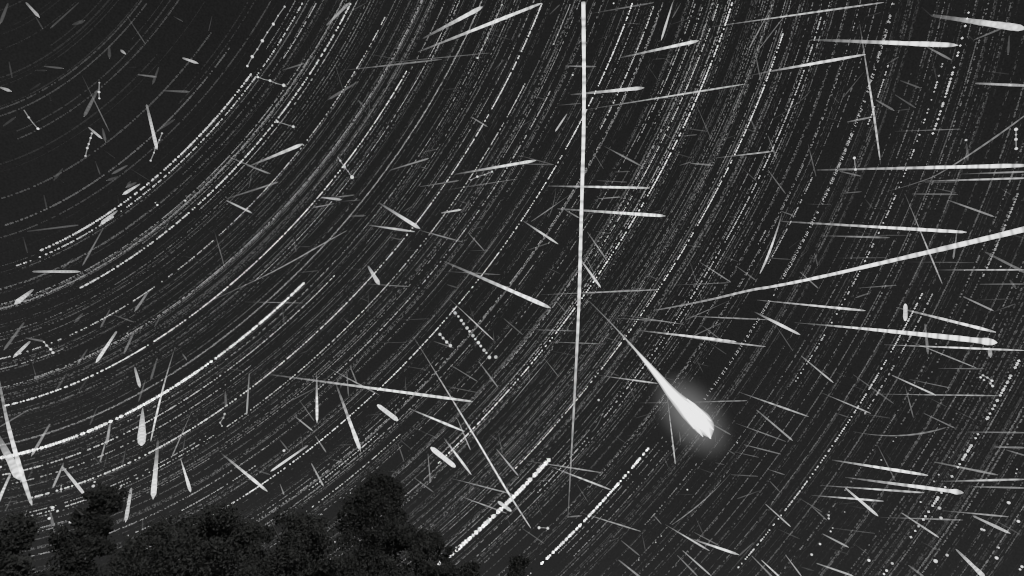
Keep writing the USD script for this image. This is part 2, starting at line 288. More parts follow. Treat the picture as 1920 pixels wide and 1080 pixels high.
m|3.06|5|106.70 21.30 108.50 20.13|dim short meteor streak gently falling right below right of the thinner planet trail
m|3.50|5|80.32 26.37 82.28 25.31|dim short meteor streak falling right right of the big rounded tree
m|3.06|5|113.65 18.80 114.36 17.17|dim short meteor streak falling right below left of the lower-right arrow-headed streak
m|3.50|5|100.09 21.20 101.52 19.96|dim short meteor streak falling right below right of the thinner planet trail
m|5.24|4|42.60 44.42 41.96 43.24|dim stubby meteor streak gently falling left below the upper-left white blob, upper of two
m|3.50|6|132.51 46.29 133.94 45.17|pale short meteor streak nearly level below the double-beaded star trail
m|2.62|4|32.83 53.49 36.31 52.80|dim short meteor streak steeply falling right above right of the upper-left white blob
m|5.24|6|38.72 45.74 39.71 45.03|pale stubby meteor streak nearly upright below the upper-left white blob
m|3.50|5|110.45 29.86 112.02 28.62|dim short meteor streak gently falling right below right of the fireball, left of two
m|3.93|6|37.86 50.63 39.39 51.34|pale stubby meteor streak nearly level below right of the upper-left white blob
m|4.81|3|25.57 48.37 26.52 47.01|faint short meteor streak steeply falling left left of the upper-left white blob
m|3.50|5|53.29 24.85 53.65 23.25|dim short meteor streak nearly upright below right of the brightest star arc
m|3.06|5|111.10 25.41 113.30 24.94|dim short meteor streak nearly level below right of the fireball
m|2.62|4|131.74 58.68 130.14 56.05|dim short meteor streak nearly upright left of the flat upper-right streak
m|2.62|4|82.36 34.64 86.20 34.21|dim short meteor streak nearly level below the bead string
m|4.81|8|30.33 43.77 31.12 44.03|bright stubby meteor streak gently falling right left of the upper-left white blob
m|3.93|6|82.88 59.43 85.68 58.74|pale stubby meteor streak gently falling right below the twin top-edge streaks
m|3.93|6|71.81 35.32 72.89 33.97|pale stubby meteor streak steeply falling right below right of the brightest star arc
m|3.93|7|97.89 51.02 99.79 50.13|pale stubby meteor streak gently falling right left of the tall vertical streak
m|3.06|6|83.83 48.96 86.12 47.46|pale short meteor streak falling right above the thick central streak
m|4.37|6|143.30 42.93 142.49 41.91|pale stubby meteor streak nearly upright above the twin right-edge streaks
m|3.06|4|103.18 53.25 107.43 52.56|dim short meteor streak nearly level right of the tall vertical streak, second from left
m|4.37|4|48.21 28.48 48.21 27.09|dim short meteor streak steeply falling left above the brightest star arc
m|6.12|5|33.90 50.93 34.79 50.23|dim stubby meteor streak nearly upright left of the upper-left white blob
m|6.12|5|30.23 50.34 30.65 51.13|dim stubby meteor streak gently falling left above left of the upper-left white blob
m|4.81|5|67.31 48.43 69.32 48.89|dim stubby meteor streak nearly level below the two-lamp streak
m|2.19|3|128.00 40.01 131.78 38.50|faint meteor streak nearly level left of the long right-edge streak
m|3.06|4|128.81 18.45 129.76 17.29|dim short meteor streak gently falling right below right of the lower-right arrow-headed streak
m|2.62|4|131.14 49.53 130.09 46.90|dim short meteor streak nearly upright left of the double-beaded star trail
m|3.50|6|70.05 28.84 71.40 27.67|pale stubby meteor streak steeply falling right above left of the big rounded tree
m|2.62|4|140.53 51.82 137.13 51.17|dim short meteor streak falling left left of the double-beaded star trail
m|4.81|4|38.95 52.05 39.59 50.74|dim stubby meteor streak steeply falling left below right of the upper-left white blob
m|3.06|5|123.95 40.17 124.88 38.38|dim short meteor streak falling right below the long right-edge streak
m|3.50|6|152.05 47.07 150.84 46.17|pale stubby meteor streak nearly upright below the thick upper-right streak
m|3.06|5|117.87 42.54 119.32 40.84|dim short meteor streak falling right above the long right-edge streak
m|3.06|5|67.73 31.47 69.55 30.09|dim short meteor streak falling right below right of the brightest star arc
m|2.62|4|127.78 28.79 127.20 26.49|dim short meteor streak nearly upright below the round-headed streak near right
m|3.06|5|141.51 48.97 142.13 47.29|dim short meteor streak falling right below right of the double-beaded star trail
m|3.50|5|142.81 49.59 143.68 48.27|dim short meteor streak gently falling right right of the double-beaded star trail
m|3.50|5|80.69 38.63 83.04 38.18|dim short meteor streak gently falling right left of the bead string
m|7.43|9|34.96 51.26 35.57 51.26|bright stubby meteor streak falling right left of the upper-left zigzag of beads
m|2.19|3|117.85 20.14 120.76 19.23|faint meteor streak nearly level below the lower-right arrow-headed streak
m|4.37|4|48.59 30.60 48.55 29.31|dim stubby meteor streak steeply falling left above left of the brightest star arc
m|3.50|5|111.40 19.99 109.93 19.16|dim stubby meteor streak falling left below left of the lower-right arrow-headed streak
m|3.06|4|91.01 22.47 92.97 21.27|dim short meteor streak falling right above left of the thinner planet trail
m|2.19|3|128.34 29.21 130.79 27.66|faint meteor streak nearly level below the round-headed streak near right
m|3.93|7|95.29 23.34 96.62 23.39|pale stubby meteor streak nearly level below left of the thinner planet trail
m|3.06|5|95.46 42.81 97.13 41.15|dim short meteor streak falling right below left of the tall vertical streak
m|3.06|6|64.92 49.09 62.73 48.21|pale stubby meteor streak nearly level below left of the two-lamp streak
m|2.19|3|131.40 40.73 134.55 39.28|faint meteor streak nearly level above left of the long right-edge streak
m|3.06|5|102.86 51.62 106.04 51.38|dim short meteor streak nearly level right of the tall vertical streak, leftmost
m|3.06|5|92.13 47.52 95.04 48.08|dim short meteor streak gently falling left left of the tall vertical streak
m|2.62|4|119.61 36.47 120.19 34.16|dim short meteor streak steeply falling right left of the round-headed streak near right
m|3.50|7|54.24 49.34 56.05 49.43|pale stubby meteor streak gently falling right left of the two-lamp streak
m|5.24|4|38.39 41.64 38.47 40.61|dim stubby meteor streak falling left below left of the upper-left white blob, lower of two
m|3.06|5|112.28 38.26 113.62 36.82|dim short meteor streak falling right below left of the long right-edge streak
m|4.81|7|138.97 33.05 138.92 32.34|pale stubby meteor streak falling right below the long right-edge streak
m|3.93|6|61.56 45.07 62.41 43.99|pale stubby meteor streak nearly upright above the brightest star arc
m|5.24|5|42.54 43.30 41.95 42.59|dim stubby meteor streak gently falling left below the upper-left white blob, lower of two
m|3.50|6|129.05 36.45 127.67 36.53|pale stubby meteor streak gently falling left below right of the long right-edge streak
m|3.06|5|49.05 33.69 50.69 33.75|dim stubby meteor streak gently falling right above left of the brightest star arc
m|3.06|5|116.92 21.91 117.67 20.77|dim stubby meteor streak falling right below left of the lower-right arrow-headed streak
m|3.50|5|54.96 24.63 55.25 23.42|dim stubby meteor streak nearly upright below left of the bulb-headed streak
m|3.93|3|48.46 33.97 48.58 32.46|faint short meteor streak steeply falling left above the brightest star arc
K|2.62|3|96.79 53.11 96.20 51.68 95.37 50.48|faint short meteor streak nearly upright left of the tall vertical streak
m|2.62|4|116.20 22.66 117.54 21.40|dim short meteor streak gently falling right below left of the lower-right arrow-headed streak
m|2.62|4|123.77 27.75 125.49 26.94|dim short meteor streak nearly level above the lower-right arrow-headed streak
m|3.50|3|53.90 29.89 54.20 28.21|faint short meteor streak steeply falling left above right of the brightest star arc
m|3.06|5|78.22 29.19 79.07 27.71|dim stubby meteor streak steeply falling right above the big rounded tree
m|3.06|4|121.48 42.26 123.50 41.50|dim short meteor streak nearly level above the long right-edge streak
m|4.37|4|32.68 41.80 32.81 42.78|dim stubby meteor streak falling left below left of the upper-left white blob, upper of two
m|2.19|3|136.05 32.79 138.16 31.86|faint short meteor streak nearly level above the round-headed streak near right
m|3.06|5|131.89 22.53 132.75 21.85|dim stubby meteor streak gently falling right above right of the lower-right arrow-headed streak
m|2.62|4|117.51 55.56 120.53 54.47|dim short meteor streak nearly level right of the tall vertical streak, third from left
m|3.06|6|124.97 64.91 122.64 64.28|pale stubby meteor streak steeply falling left right of the tall vertical streak
m|2.62|4|113.16 23.80 111.06 23.47|dim short meteor streak gently falling left below right of the fireball
m|2.19|3|102.62 35.86 103.37 32.94|faint short meteor streak steeply falling right right of the tall vertical streak
m|2.19|4|113.42 59.06 117.83 58.24
m|3.06|4|50.73 18.98 50.97 17.73
m|3.06|5|99.98 46.57 100.77 44.99
m|2.62|4|71.86 27.17 74.10 26.94
m|2.62|4|98.27 60.41 102.47 60.25
m|2.19|4|112.90 44.22 112.99 41.70
m|2.19|4|93.46 37.71 95.33 35.61
m|3.50|4|51.53 26.79 51.67 25.57
m|2.62|4|136.58 31.53 138.16 31.43
m|2.62|4|113.73 20.69 115.11 19.78
m|3.50|6|66.92 27.99 67.89 27.31
m|2.62|4|88.51 30.71 89.03 28.83
m|2.19|3|62.35 62.24 67.73 62.78
m|2.62|3|94.17 59.56 90.35 58.46
m|3.50|6|65.77 25.24 66.88 25.12
K|2.62|4|99.78 32.01 99.07 31.00 98.44 30.45
m|3.93|4|43.61 36.25 43.44 35.28
m|3.06|3|58.87 65.92 56.48 64.47
m|2.62|3|77.65 36.07 80.39 35.96
m|3.50|5|73.10 47.49 74.91 47.50
m|3.06|5|81.97 51.87 84.21 51.55
m|3.06|5|91.86 36.64 92.04 35.22
m|3.06|6|126.61 53.87 126.48 52.71
m|1.75|2|57.19 60.72 61.46 58.13
m|2.62|4|112.48 36.69 113.82 35.39
m|3.06|5|124.93 45.52 126.09 44.64
m|2.62|4|137.26 46.57 136.26 45.16
m|2.62|3|74.48 55.40 77.90 56.27
m|2.62|4|107.08 22.42 107.44 20.96
m|2.19|3|103.86 32.56 106.68 32.24
m|3.06|4|63.14 38.89 63.85 37.54
m|1.75|3|120.62 56.86 120.68 53.93
m|2.62|4|63.52 42.27 65.56 42.94
m|3.93|4|49.77 28.51 49.70 27.62
m|6.56|5|43.73 43.49 43.72 42.97
m|2.19|4|96.36 26.16 97.37 24.49
m|3.06|5|101.87 48.69 103.73 48.27
m|2.62|4|122.94 50.23 123.85 48.73
m|3.06|4|100.52 35.94 102.04 35.19
m|2.62|4|65.74 49.49 68.08 50.11
m|3.06|5|106.09 53.68 108.15 53.44
m|3.06|6|142.97 51.22 144.17 51.09
m|4.81|7|63.46 58.35 64.42 58.08
m|3.06|5|114.23 24.37 114.74 23.49
m|2.19|3|64.93 59.39 65.89 57.30
m|2.19|3|74.52 37.87 77.39 38.20
m|2.19|4|128.82 57.00 131.55 56.32
m|2.19|3|100.26 39.17 102.91 38.16
m|3.50|6|81.57 44.00 82.90 43.80
m|2.62|3|114.83 53.97 117.22 52.85
m|2.62|3|131.37 44.69 133.20 44.02
m|2.19|4|73.12 36.79 72.24 35.08
m|2.19|3|111.94 27.17 113.90 26.39
m|3.06|6|126.09 41.10 125.84 40.14
m|2.62|4|114.38 25.32 115.62 24.66
m|2.19|2|76.35 40.19 79.82 40.67
m|2.62|4|93.38 61.52 96.42 60.97
m|3.06|5|98.69 67.95 101.05 68.52
m|3.06|4|58.35 20.12 58.76 19.14
m|3.93|4|52.50 34.89 52.50 34.00
m|2.19|4|102.04 21.65 102.13 20.08
m|3.06|6|115.41 52.60 116.95 52.54
m|2.19|3|138.76 41.50 139.99 40.35
m|2.19|3|94.58 38.05 97.20 37.48
m|3.06|4|86.42 63.62 88.37 64.48
m|2.62|4|49.44 19.65 49.52 18.67
m|2.62|3|123.70 18.01 124.56 17.29
m|2.62|4|58.91 26.64 59.22 25.42
m|3.06|4|44.79 35.34 44.78 34.34
m|2.19|4|129.00 27.47 129.82 26.50
m|3.06|5|113.27 45.57 114.61 45.13
m|2.19|3|124.13 53.06 121.15 53.29
m|2.62|4|92.13 26.40 93.73 26.48
m|2.19|3|130.15 26.18 131.03 25.11
m|3.06|4|38.67 39.29 39.53 38.57
m|2.62|3|124.66 53.77 126.29 52.59
m|3.06|4|117.21 54.90 119.06 54.55
m|3.06|3|29.27 45.49 30.33 44.81
m|2.19|3|146.35 49.41 145.27 47.98
m|2.19|3|103.13 56.05 104.39 54.20
m|2.62|4|121.55 28.45 122.53 27.79
m|3.93|7|55.81 32.71 56.36 32.36
m|2.19|3|148.72 46.23 149.67 45.15
m|3.06|4|27.79 48.98 28.87 48.72
m|3.06|5|68.03 24.52 68.62 23.75
m|2.62|3|108.25 26.37 109.63 25.68
m|2.62|4|52.69 23.75 53.67 23.11
m|2.62|4|119.12 18.66 119.72 17.94
m|1.75|2|58.84 32.43 61.63 32.86
m|2.62|4|107.11 44.08 108.56 43.28
m|2.19|4|78.15 29.65 79.65 28.79
m|3.93|3|32.05 44.92 32.18 45.67
m|3.06|4|141.14 35.82 141.67 35.26
m|2.62|4|54.03 48.89 54.48 47.72
m|2.19|3|116.43 43.97 118.19 42.89
m|2.62|4|72.26 28.36 73.59 28.59
m|2.19|3|117.12 18.79 118.31 18.17
m|3.50|6|85.90 26.02 85.80 25.34
m|2.19|4|112.97 41.64 112.96 40.15
m|2.19|3|85.35 66.53 89.43 66.17
m|2.62|5|49.21 19.13 49.84 19.41
m|1.75|3|127.75 45.18 129.91 44.24
m|2.62|3|39.56 35.99 40.53 35.17
m|2.62|4|40.10 43.39 41.12 42.76
m|3.06|5|107.25 29.58 107.17 28.72
m|2.62|4|102.09 29.83 103.46 29.85
m|3.06|3|49.66 21.89 49.72 21.04
m|2.62|4|89.42 23.51 90.00 22.53
m|2.19|3|105.12 31.54 103.19 31.29
m|2.19|3|113.24 65.74 116.61 65.03
m|1.75|2|121.31 63.90 126.11 63.40
m|3.06|5|77.91 26.76 78.88 26.84
m|2.19|3|92.09 24.94 92.88 23.59
m|2.19|4|53.90 22.47 55.01 22.55
m|3.50|3|31.12 46.19 31.73 46.69
m|3.06|5|84.64 49.43 85.95 49.73
m|3.06|4|53.89 23.78 54.07 23.01
m|2.62|4|68.64 28.79 69.13 27.79
m|2.62|4|74.59 31.27 75.86 31.54
m|2.19|4|103.25 42.85 104.72 41.98
m|2.62|4|94.84 45.78 96.30 45.20
m|2.19|3|50.49 31.77 51.92 31.60
m|2.62|4|103.33 23.05 103.91 22.25
m|2.62|4|105.25 27.81 105.49 26.82
m|2.19|3|98.36 21.03 99.88 21.43
m|1.75|3|71.91 42.30 72.53 40.41
m|3.06|3|50.64 21.78 50.93 21.00
m|2.19|4|144.73 54.99 146.06 54.50
m|2.19|3|84.59 42.25 85.38 40.78
m|2.62|4|87.72 39.98 87.84 38.86
m|3.06|5|109.91 49.30 111.12 49.30
m|1.75|2|42.90 44.32 45.27 44.27
m|2.19|4|80.59 30.38 82.03 30.01
m|1.75|3|45.64 28.33 46.79 27.19
m|2.62|3|114.48 17.82 115.38 17.41
m|1.75|3|105.81 34.87 107.79 34.11
m|2.62|4|53.84 38.67 54.97 38.76
m|2.19|3|123.74 30.21 124.70 29.42
m|2.19|3|110.63 35.70 110.98 34.31
m|3.06|4|118.64 61.59 119.52 60.84
m|2.62|4|114.38 55.84 115.52 55.04
m|2.62|4|133.12 43.33 133.26 42.45
m|2.19|4|140.57 47.96 141.63 47.47
m|2.62|4|75.50 50.81 74.35 50.10
m|1.75|2|136.85 42.29 138.82 42.22
m|2.62|4|79.93 45.56 80.27 44.59
m|2.62|4|62.52 44.45 63.71 44.75
m|1.75|3|84.28 47.36 86.86 47.46
m|2.19|3|119.11 21.71 120.23 21.60
m|2.19|4|100.73 29.93 101.72 29.26
m|3.50|5|111.43 27.36 111.89 27.01
m|2.19|3|125.66 41.63 124.23 41.19
m|2.19|3|79.28 30.75 80.73 30.39
m|2.19|4|100.72 50.45 102.45 50.37
m|2.19|4|87.60 30.52 88.60 29.89
m|2.62|4|36.53 55.80 37.60 55.97
m|2.19|3|110.42 35.25 111.68 34.72
m|2.19|3|121.70 32.22 122.45 31.43
m|2.19|3|119.84 21.42 120.73 21.05
m|2.19|4|70.83 41.56 72.19 41.35
m|2.19|3|78.14 47.76 80.00 47.71
m|1.75|2|76.82 61.28 80.40 61.87
m|2.19|3|122.92 31.64 123.66 30.91
m|2.19|3|125.32 42.68 124.00 42.39
m|2.19|3|77.97 35.13 78.17 34.00
m|2.62|4|109.95 26.58 110.68 26.31
m|2.19|3|130.73 41.39 131.60 40.82
m|2.19|3|64.42 58.08 65.73 57.39
m|1.75|3|105.86 24.49 107.17 24.29
m|2.19|4|116.78 61.93 118.44 61.65
m|3.06|3|48.85 42.21 48.89 41.53
m|1.75|2|68.92 43.83 71.01 44.12
m|1.75|2|75.17 46.53 77.43 46.87
m|1.75|2|51.73 40.10 53.36 40.34
m|2.62|5|69.94 39.36 70.66 39.05
m|2.62|6|75.56 54.36 76.52 54.31
m|2.62|3|119.02 46.86 120.03 46.51
m|1.75|2|134.08 50.92 135.24 49.90
m|2.19|3|110.52 59.75 111.76 59.00
m|2.19|3|142.91 38.92 143.13 38.22
m|2.19|4|110.83 30.03 111.36 29.42
m|2.19|4|57.84 45.39 58.89 45.57
m|2.19|4|136.33 51.79 136.49 51.04
m|2.19|4|110.61 29.08 110.47 28.31
m|2.62|4|66.31 35.41 66.96 35.79
m|2.19|3|149.25 52.68 149.22 51.90
m|2.19|3|150.01 49.19 149.97 48.43
m|2.19|3|54.96 28.16 55.61 27.52
m|2.19|3|58.69 32.21 59.01 31.37
m|2.19|3|123.99 24.54 124.19 23.87
m|1.75|2|118.24 62.03 120.52 61.32
m|1.75|3|133.24 42.43 134.24 41.98
m|1.75|2|39.80 57.78 40.62 56.73
m|1.75|2|107.62 65.08 110.41 65.11
m|2.19|3|110.17 52.42 110.87 51.74
m|1.75|2|86.22 56.63 87.29 55.58
m|2.19|3|59.99 25.60 60.41 25.00
m|1.75|2|110.49 48.39 108.86 47.92
m|2.19|3|103.52 35.52 103.73 34.77
m|1.75|3|71.54 38.15 71.95 37.23
m|1.75|3|106.32 59.94 108.14 59.76
m|1.75|3|103.40 60.51 105.28 60.34
m|3.06|6|46.82 43.11 47.09 42.86
m|2.19|2|50.34 21.50 50.56 20.85
m|1.75|3|84.71 58.12 85.60 57.32
m|1.75|2|59.28 59.94 60.96 59.46
m|1.75|2|40.14 44.45 41.26 44.39
m|1.75|2|100.90 36.40 102.20 36.03
m|2.19|3|57.45 25.64 57.66 25.05
m|2.19|4|133.27 36.54 133.30 36.05
m|1.75|3|72.63 24.11 73.04 23.40
m|1.75|2|84.91 46.51 86.39 46.13
m|2.19|3|115.43 61.62 115.86 61.01
m|1.75|2|145.07 44.73 145.53 44.13
m|1.75|3|102.47 28.15 102.89 27.54
m|2.62|3|33.40 45.42 33.81 45.19
m|2.62|3|43.65 41.93 43.98 41.59
m|1.75|3|75.56 47.46 75.83 46.74
m|1.75|2|115.86 61.01 116.27 60.21
m|1.75|2|125.44 54.40 125.60 53.58
m|2.19|4|91.14 44.56 91.22 44.06
m|2.62|2|36.76 50.64 37.15 50.96
m|1.75|2|121.50 48.79 121.96 48.08
m|1.75|3|59.68 33.42 60.15 32.96
m|2.19|3|70.42 49.42 71.01 49.09
m|1.75|2|72.49 57.23 73.85 57.18
m|2.19|3|38.80 40.88 39.18 40.80
"""
FLASHES = """
35.67 48.37 3.06 36.24 47.80 4.37 36.66 47.44 3.50|white string of three flashes below left of the upper-left white blob
32.86 43.53 0.66 33.54 43.31 3.06 34.06 43.17 1.09 34.70 43.04 3.50|white string of four flashes below left of the upper-left white blob
38.28 45.00 3.06 38.46 44.66 3.06 38.68 44.21 3.06 38.82 43.90 3.50 39.15 43.33 3.06|white string of many flashes below the upper-left white blob, leftmost
43.44 47.99 3.06 43.62 47.43 2.62 43.77 46.72 2.62 43.93 46.35 2.62 44.12 45.68 3.06|white string of many flashes below the upper-left white blob, second from left
46.96 61.99 3.06 46.87 61.09 2.62 46.95 60.33 4.37 46.89 59.50 2.62 46.94 58.72 4.81 47.00 57.91 3.06 46.97 57.19 4.81 47.09 56.33 3.50|white string of many flashes above right of the upper-left zigzag of beads
49.02 56.06 3.50 49.85 56.17 1.75 50.62 56.35 4.37 51.50 56.42 2.19 52.56 56.61 5.24|bright string of many flashes below the upper-left zigzag of beads
54.03 53.68 5.24 55.03 53.80 1.75 56.21 53.93 5.68|bright string of three flashes above left of the two-lamp streak
87.63 68.89 3.06 86.69 68.10 1.75 85.83 67.29 2.19 84.69 66.19 2.84 84.27 65.80 3.06 83.68 65.23 3.06 83.00 64.49 3.28|white string of many flashes right of the twin top-edge streaks
101.78 62.76 4.37|white round flash above left of the tall vertical streak
112.85 67.40 3.50|white round flash above right of the tall vertical streak
118.64 56.17 3.06|white round flash right of the tall vertical streak
103.47 68.37 1.75 102.96 68.06 1.75 101.26 67.11 2.19 100.67 66.72 2.19 99.83 66.22 2.40 98.81 65.54 2.62|small string of many flashes left of the tall vertical streak
146.89 41.80 4.37 146.60 41.50 2.62 146.34 41.24 3.93 145.85 40.70 3.93|white string of four flashes above the twin right-edge streaks
143.49 43.19 3.93|white round flash above the twin right-edge streaks
46.79 42.97 2.62 47.07 42.88 3.93|white pair of flashes below the upper-left white blob
49.00 44.60 1.75 49.18 44.24 3.93|white pair of flashes above left of the brightest star arc, topmost
50.50 33.27 2.19 50.72 32.78 3.06|white pair of flashes above left of the brightest star arc, second from top
63.44 53.07 2.19 63.89 52.87 3.93 64.69 52.49 5.68 65.38 52.22 2.62 66.15 51.85 6.56|bright string of many flashes above the brightest star arc
83.56 53.87 3.06 84.52 54.22 4.37 85.66 54.45 3.06 86.80 54.75 3.93|white string of four flashes above the thick central streak
134.49 46.64 5.24 134.19 46.20 1.31 133.93 45.79 5.24|bright string of three flashes below the double-beaded star trail
136.69 35.06 2.19|small round flash below the long right-edge streak, leftmost
139.06 34.18 2.62|small round flash below the long right-edge streak, second from left
45.51 29.96 2.62 45.82 29.80 3.50 46.23 29.66 3.50 46.51 29.50 3.93|white string of four flashes above the brightest star arc
61.37 29.06 3.50 61.39 28.72 3.06 61.26 28.30 3.06 61.53 28.08 2.62|white string of four flashes below right of the brightest star arc
82.62 41.82 3.06 82.89 41.44 6.12 83.33 41.14 4.37 83.73 40.79 5.68 84.04 40.49 5.24 84.50 40.12 6.12 84.83 39.82 4.81 85.27 39.44 6.12 85.58 39.13 4.37 85.97 38.81 6.12 86.27 38.51 4.81 86.68 38.13 6.12 86.97 37.89 3.93 87.34 37.49 6.56 88.09 37.53 6.12|bright string of many flashes below left of the bead string
81.31 39.33 5.68 81.72 39.02 4.81 82.19 38.68 5.68 82.67 38.38 6.12|bright string of four flashes left of the bead string
99.52 33.23 5.24|bright round flash right of the tall vertical streak
133.09 27.66 3.93 133.19 27.41 3.50|white pair of flashes below the round-headed streak near right
133.31 27.74 3.06 133.49 27.49 3.06 133.64 27.18 3.50 133.44 27.05 3.06 133.47 26.83 3.50|white string of many flashes below the round-headed streak near right
134.93 27.06 4.81|white round flash below the round-headed streak near right
52.17 19.54 5.24 52.57 19.41 3.93|bright pair of flashes left of the narrow tree, leftmost
53.72 18.93 5.68 53.92 18.90 2.62|bright pair of flashes left of the narrow tree, second from left
52.02 18.97 2.62 52.31 18.83 4.81|white pair of flashes below right of the thick lower-left streak
54.47 19.24 7.87|bright round flash left of the narrow tree
51.96 21.08 2.19 52.05 20.86 2.62 52.16 20.67 2.19|small string of three flashes right of the thick lower-left streak
53.96 21.84 3.50 54.01 21.55 5.24|bright pair of flashes above the narrow tree
58.86 17.79 3.93|white round flash below right of the narrow tree
58.96 17.16 5.24 59.28 17.09 3.06|bright pair of flashes below right of the narrow tree
60.31 18.83 3.06 60.52 19.05 2.19|white pair of flashes below right of the narrow tree
57.85 18.81 2.84|small round flash below right of the narrow tree
57.00 18.19 1.97|small round flash below the narrow tree
61.53 19.79 2.19|small round flash right of the narrow tree, leftmost
62.36 19.66 2.19|small round flash right of the narrow tree, second from left
49.87 18.10 2.19|small round flash below the thick lower-left streak
47.76 21.20 3.93|white round flash below the thick lower-left streak
67.55 27.20 5.68|bright round flash above left of the big rounded tree
72.27 22.61 4.37|white round flash left of the big rounded tree, leftmost
75.20 22.57 3.50|white round flash left of the big rounded tree, second from left
73.92 20.63 3.72|white round flash below left of the big rounded tree
71.49 21.86 2.19|small round flash left of the big rounded tree, leftmost
74.69 22.85 2.19|small round flash left of the big rounded tree, second from left
74.47 24.61 2.62|small round flash left of the big rounded tree, third from left
75.83 23.88 1.97|small round flash left of the big rounded tree, fourth from left
78.96 19.55 2.62|small round flash below the big rounded tree
74.46 21.94 2.62|small round flash below left of the big rounded tree
73.14 21.46 1.97 72.91 21.21 2.40 73.51 20.90 2.19|small string of three flashes below left of the big rounded tree
80.65 21.88 2.19|small round flash below right of the big rounded tree
81.48 22.36 2.19|small round flash right of the big rounded tree
74.85 24.98 1.97 73.95 24.15 2.19|small pair of flashes left of the big rounded tree
83.38 24.03 2.62|small round flash left of the thick planet trail
84.46 24.96 2.62|small round flash above left of the thick planet trail
92.56 22.53 6.12 93.00 22.52 1.53 93.38 22.47 6.12|bright string of three flashes above left of the thinner planet trail
106.85 24.74 3.50|white round flash below right of the thinner planet trail, topmost
103.73 21.31 3.06|white round flash below right of the thinner planet trail, second from top
103.14 20.86 3.06|white round flash below right of the thinner planet trail, third from top
101.41 19.61 2.62|small round flash below right of the thinner planet trail
91.68 18.93 3.06 91.43 18.75 2.62|white pair of flashes below left of the thinner planet trail
112.41 27.87 3.06|white round flash below right of the fireball
117.95 21.07 4.37 117.87 20.85 3.93|white pair of flashes below left of the lower-right arrow-headed streak
117.90 20.13 3.06 117.66 19.92 3.50|white pair of flashes below the lower-right arrow-headed streak, leftmost
120.53 16.65 4.81 120.26 16.46 3.93|white pair of flashes below the lower-right arrow-headed streak, second from left
116.54 19.17 4.37|white round flash below left of the lower-right arrow-headed streak, topmost
115.65 18.53 4.81|white round flash below left of the lower-right arrow-headed streak, second from top
119.61 17.51 5.24|bright round flash below the lower-right arrow-headed streak, leftmost
123.98 16.70 6.56|bright round flash below the lower-right arrow-headed streak, second from left
121.11 17.05 4.81|white round flash below the lower-right arrow-headed streak, leftmost
124.87 16.93 4.81|white round flash below the lower-right arrow-headed streak, second from left
125.84 19.99 5.68 126.09 20.70 4.81|bright pair of flashes below left of the lower-right arrow-headed streak
125.63 19.33 5.24|bright round flash below left of the lower-right arrow-headed streak
127.75 18.07 4.37 127.87 17.99 3.93|white pair of flashes below right of the lower-right arrow-headed streak, topmost
128.88 15.37 4.37 128.69 15.24 3.50|white pair of flashes below right of the lower-right arrow-headed streak, second from top
130.19 19.29 5.24|bright round flash right of the lower-right arrow-headed streak
124.82 20.66 3.28|white round flash below right of the lower-right arrow-headed streak, leftmost
128.16 16.75 3.50|white round flash below right of the lower-right arrow-headed streak, second from left
130.12 18.04 4.81|white round flash below right of the lower-right arrow-headed streak, third from left
127.73 16.17 5.24|bright round flash below right of the lower-right arrow-headed streak
131.80 21.17 2.62 131.60 20.94 2.62|small pair of flashes right of the lower-right arrow-headed streak
126.89 22.16 3.06 126.36 21.80 3.06|white pair of flashes above left of the lower-right arrow-headed streak
124.96 25.23 2.62 125.30 25.45 2.19|small pair of flashes above the lower-right arrow-headed streak, leftmost
128.60 23.38 2.19 128.16 23.11 2.19|small pair of flashes above the lower-right arrow-headed streak, second from left
123.48 24.15 3.06|white round flash above right of the lower-right arrow-headed streak
119.23 21.09 2.62|small round flash below the lower-right arrow-headed streak
"""
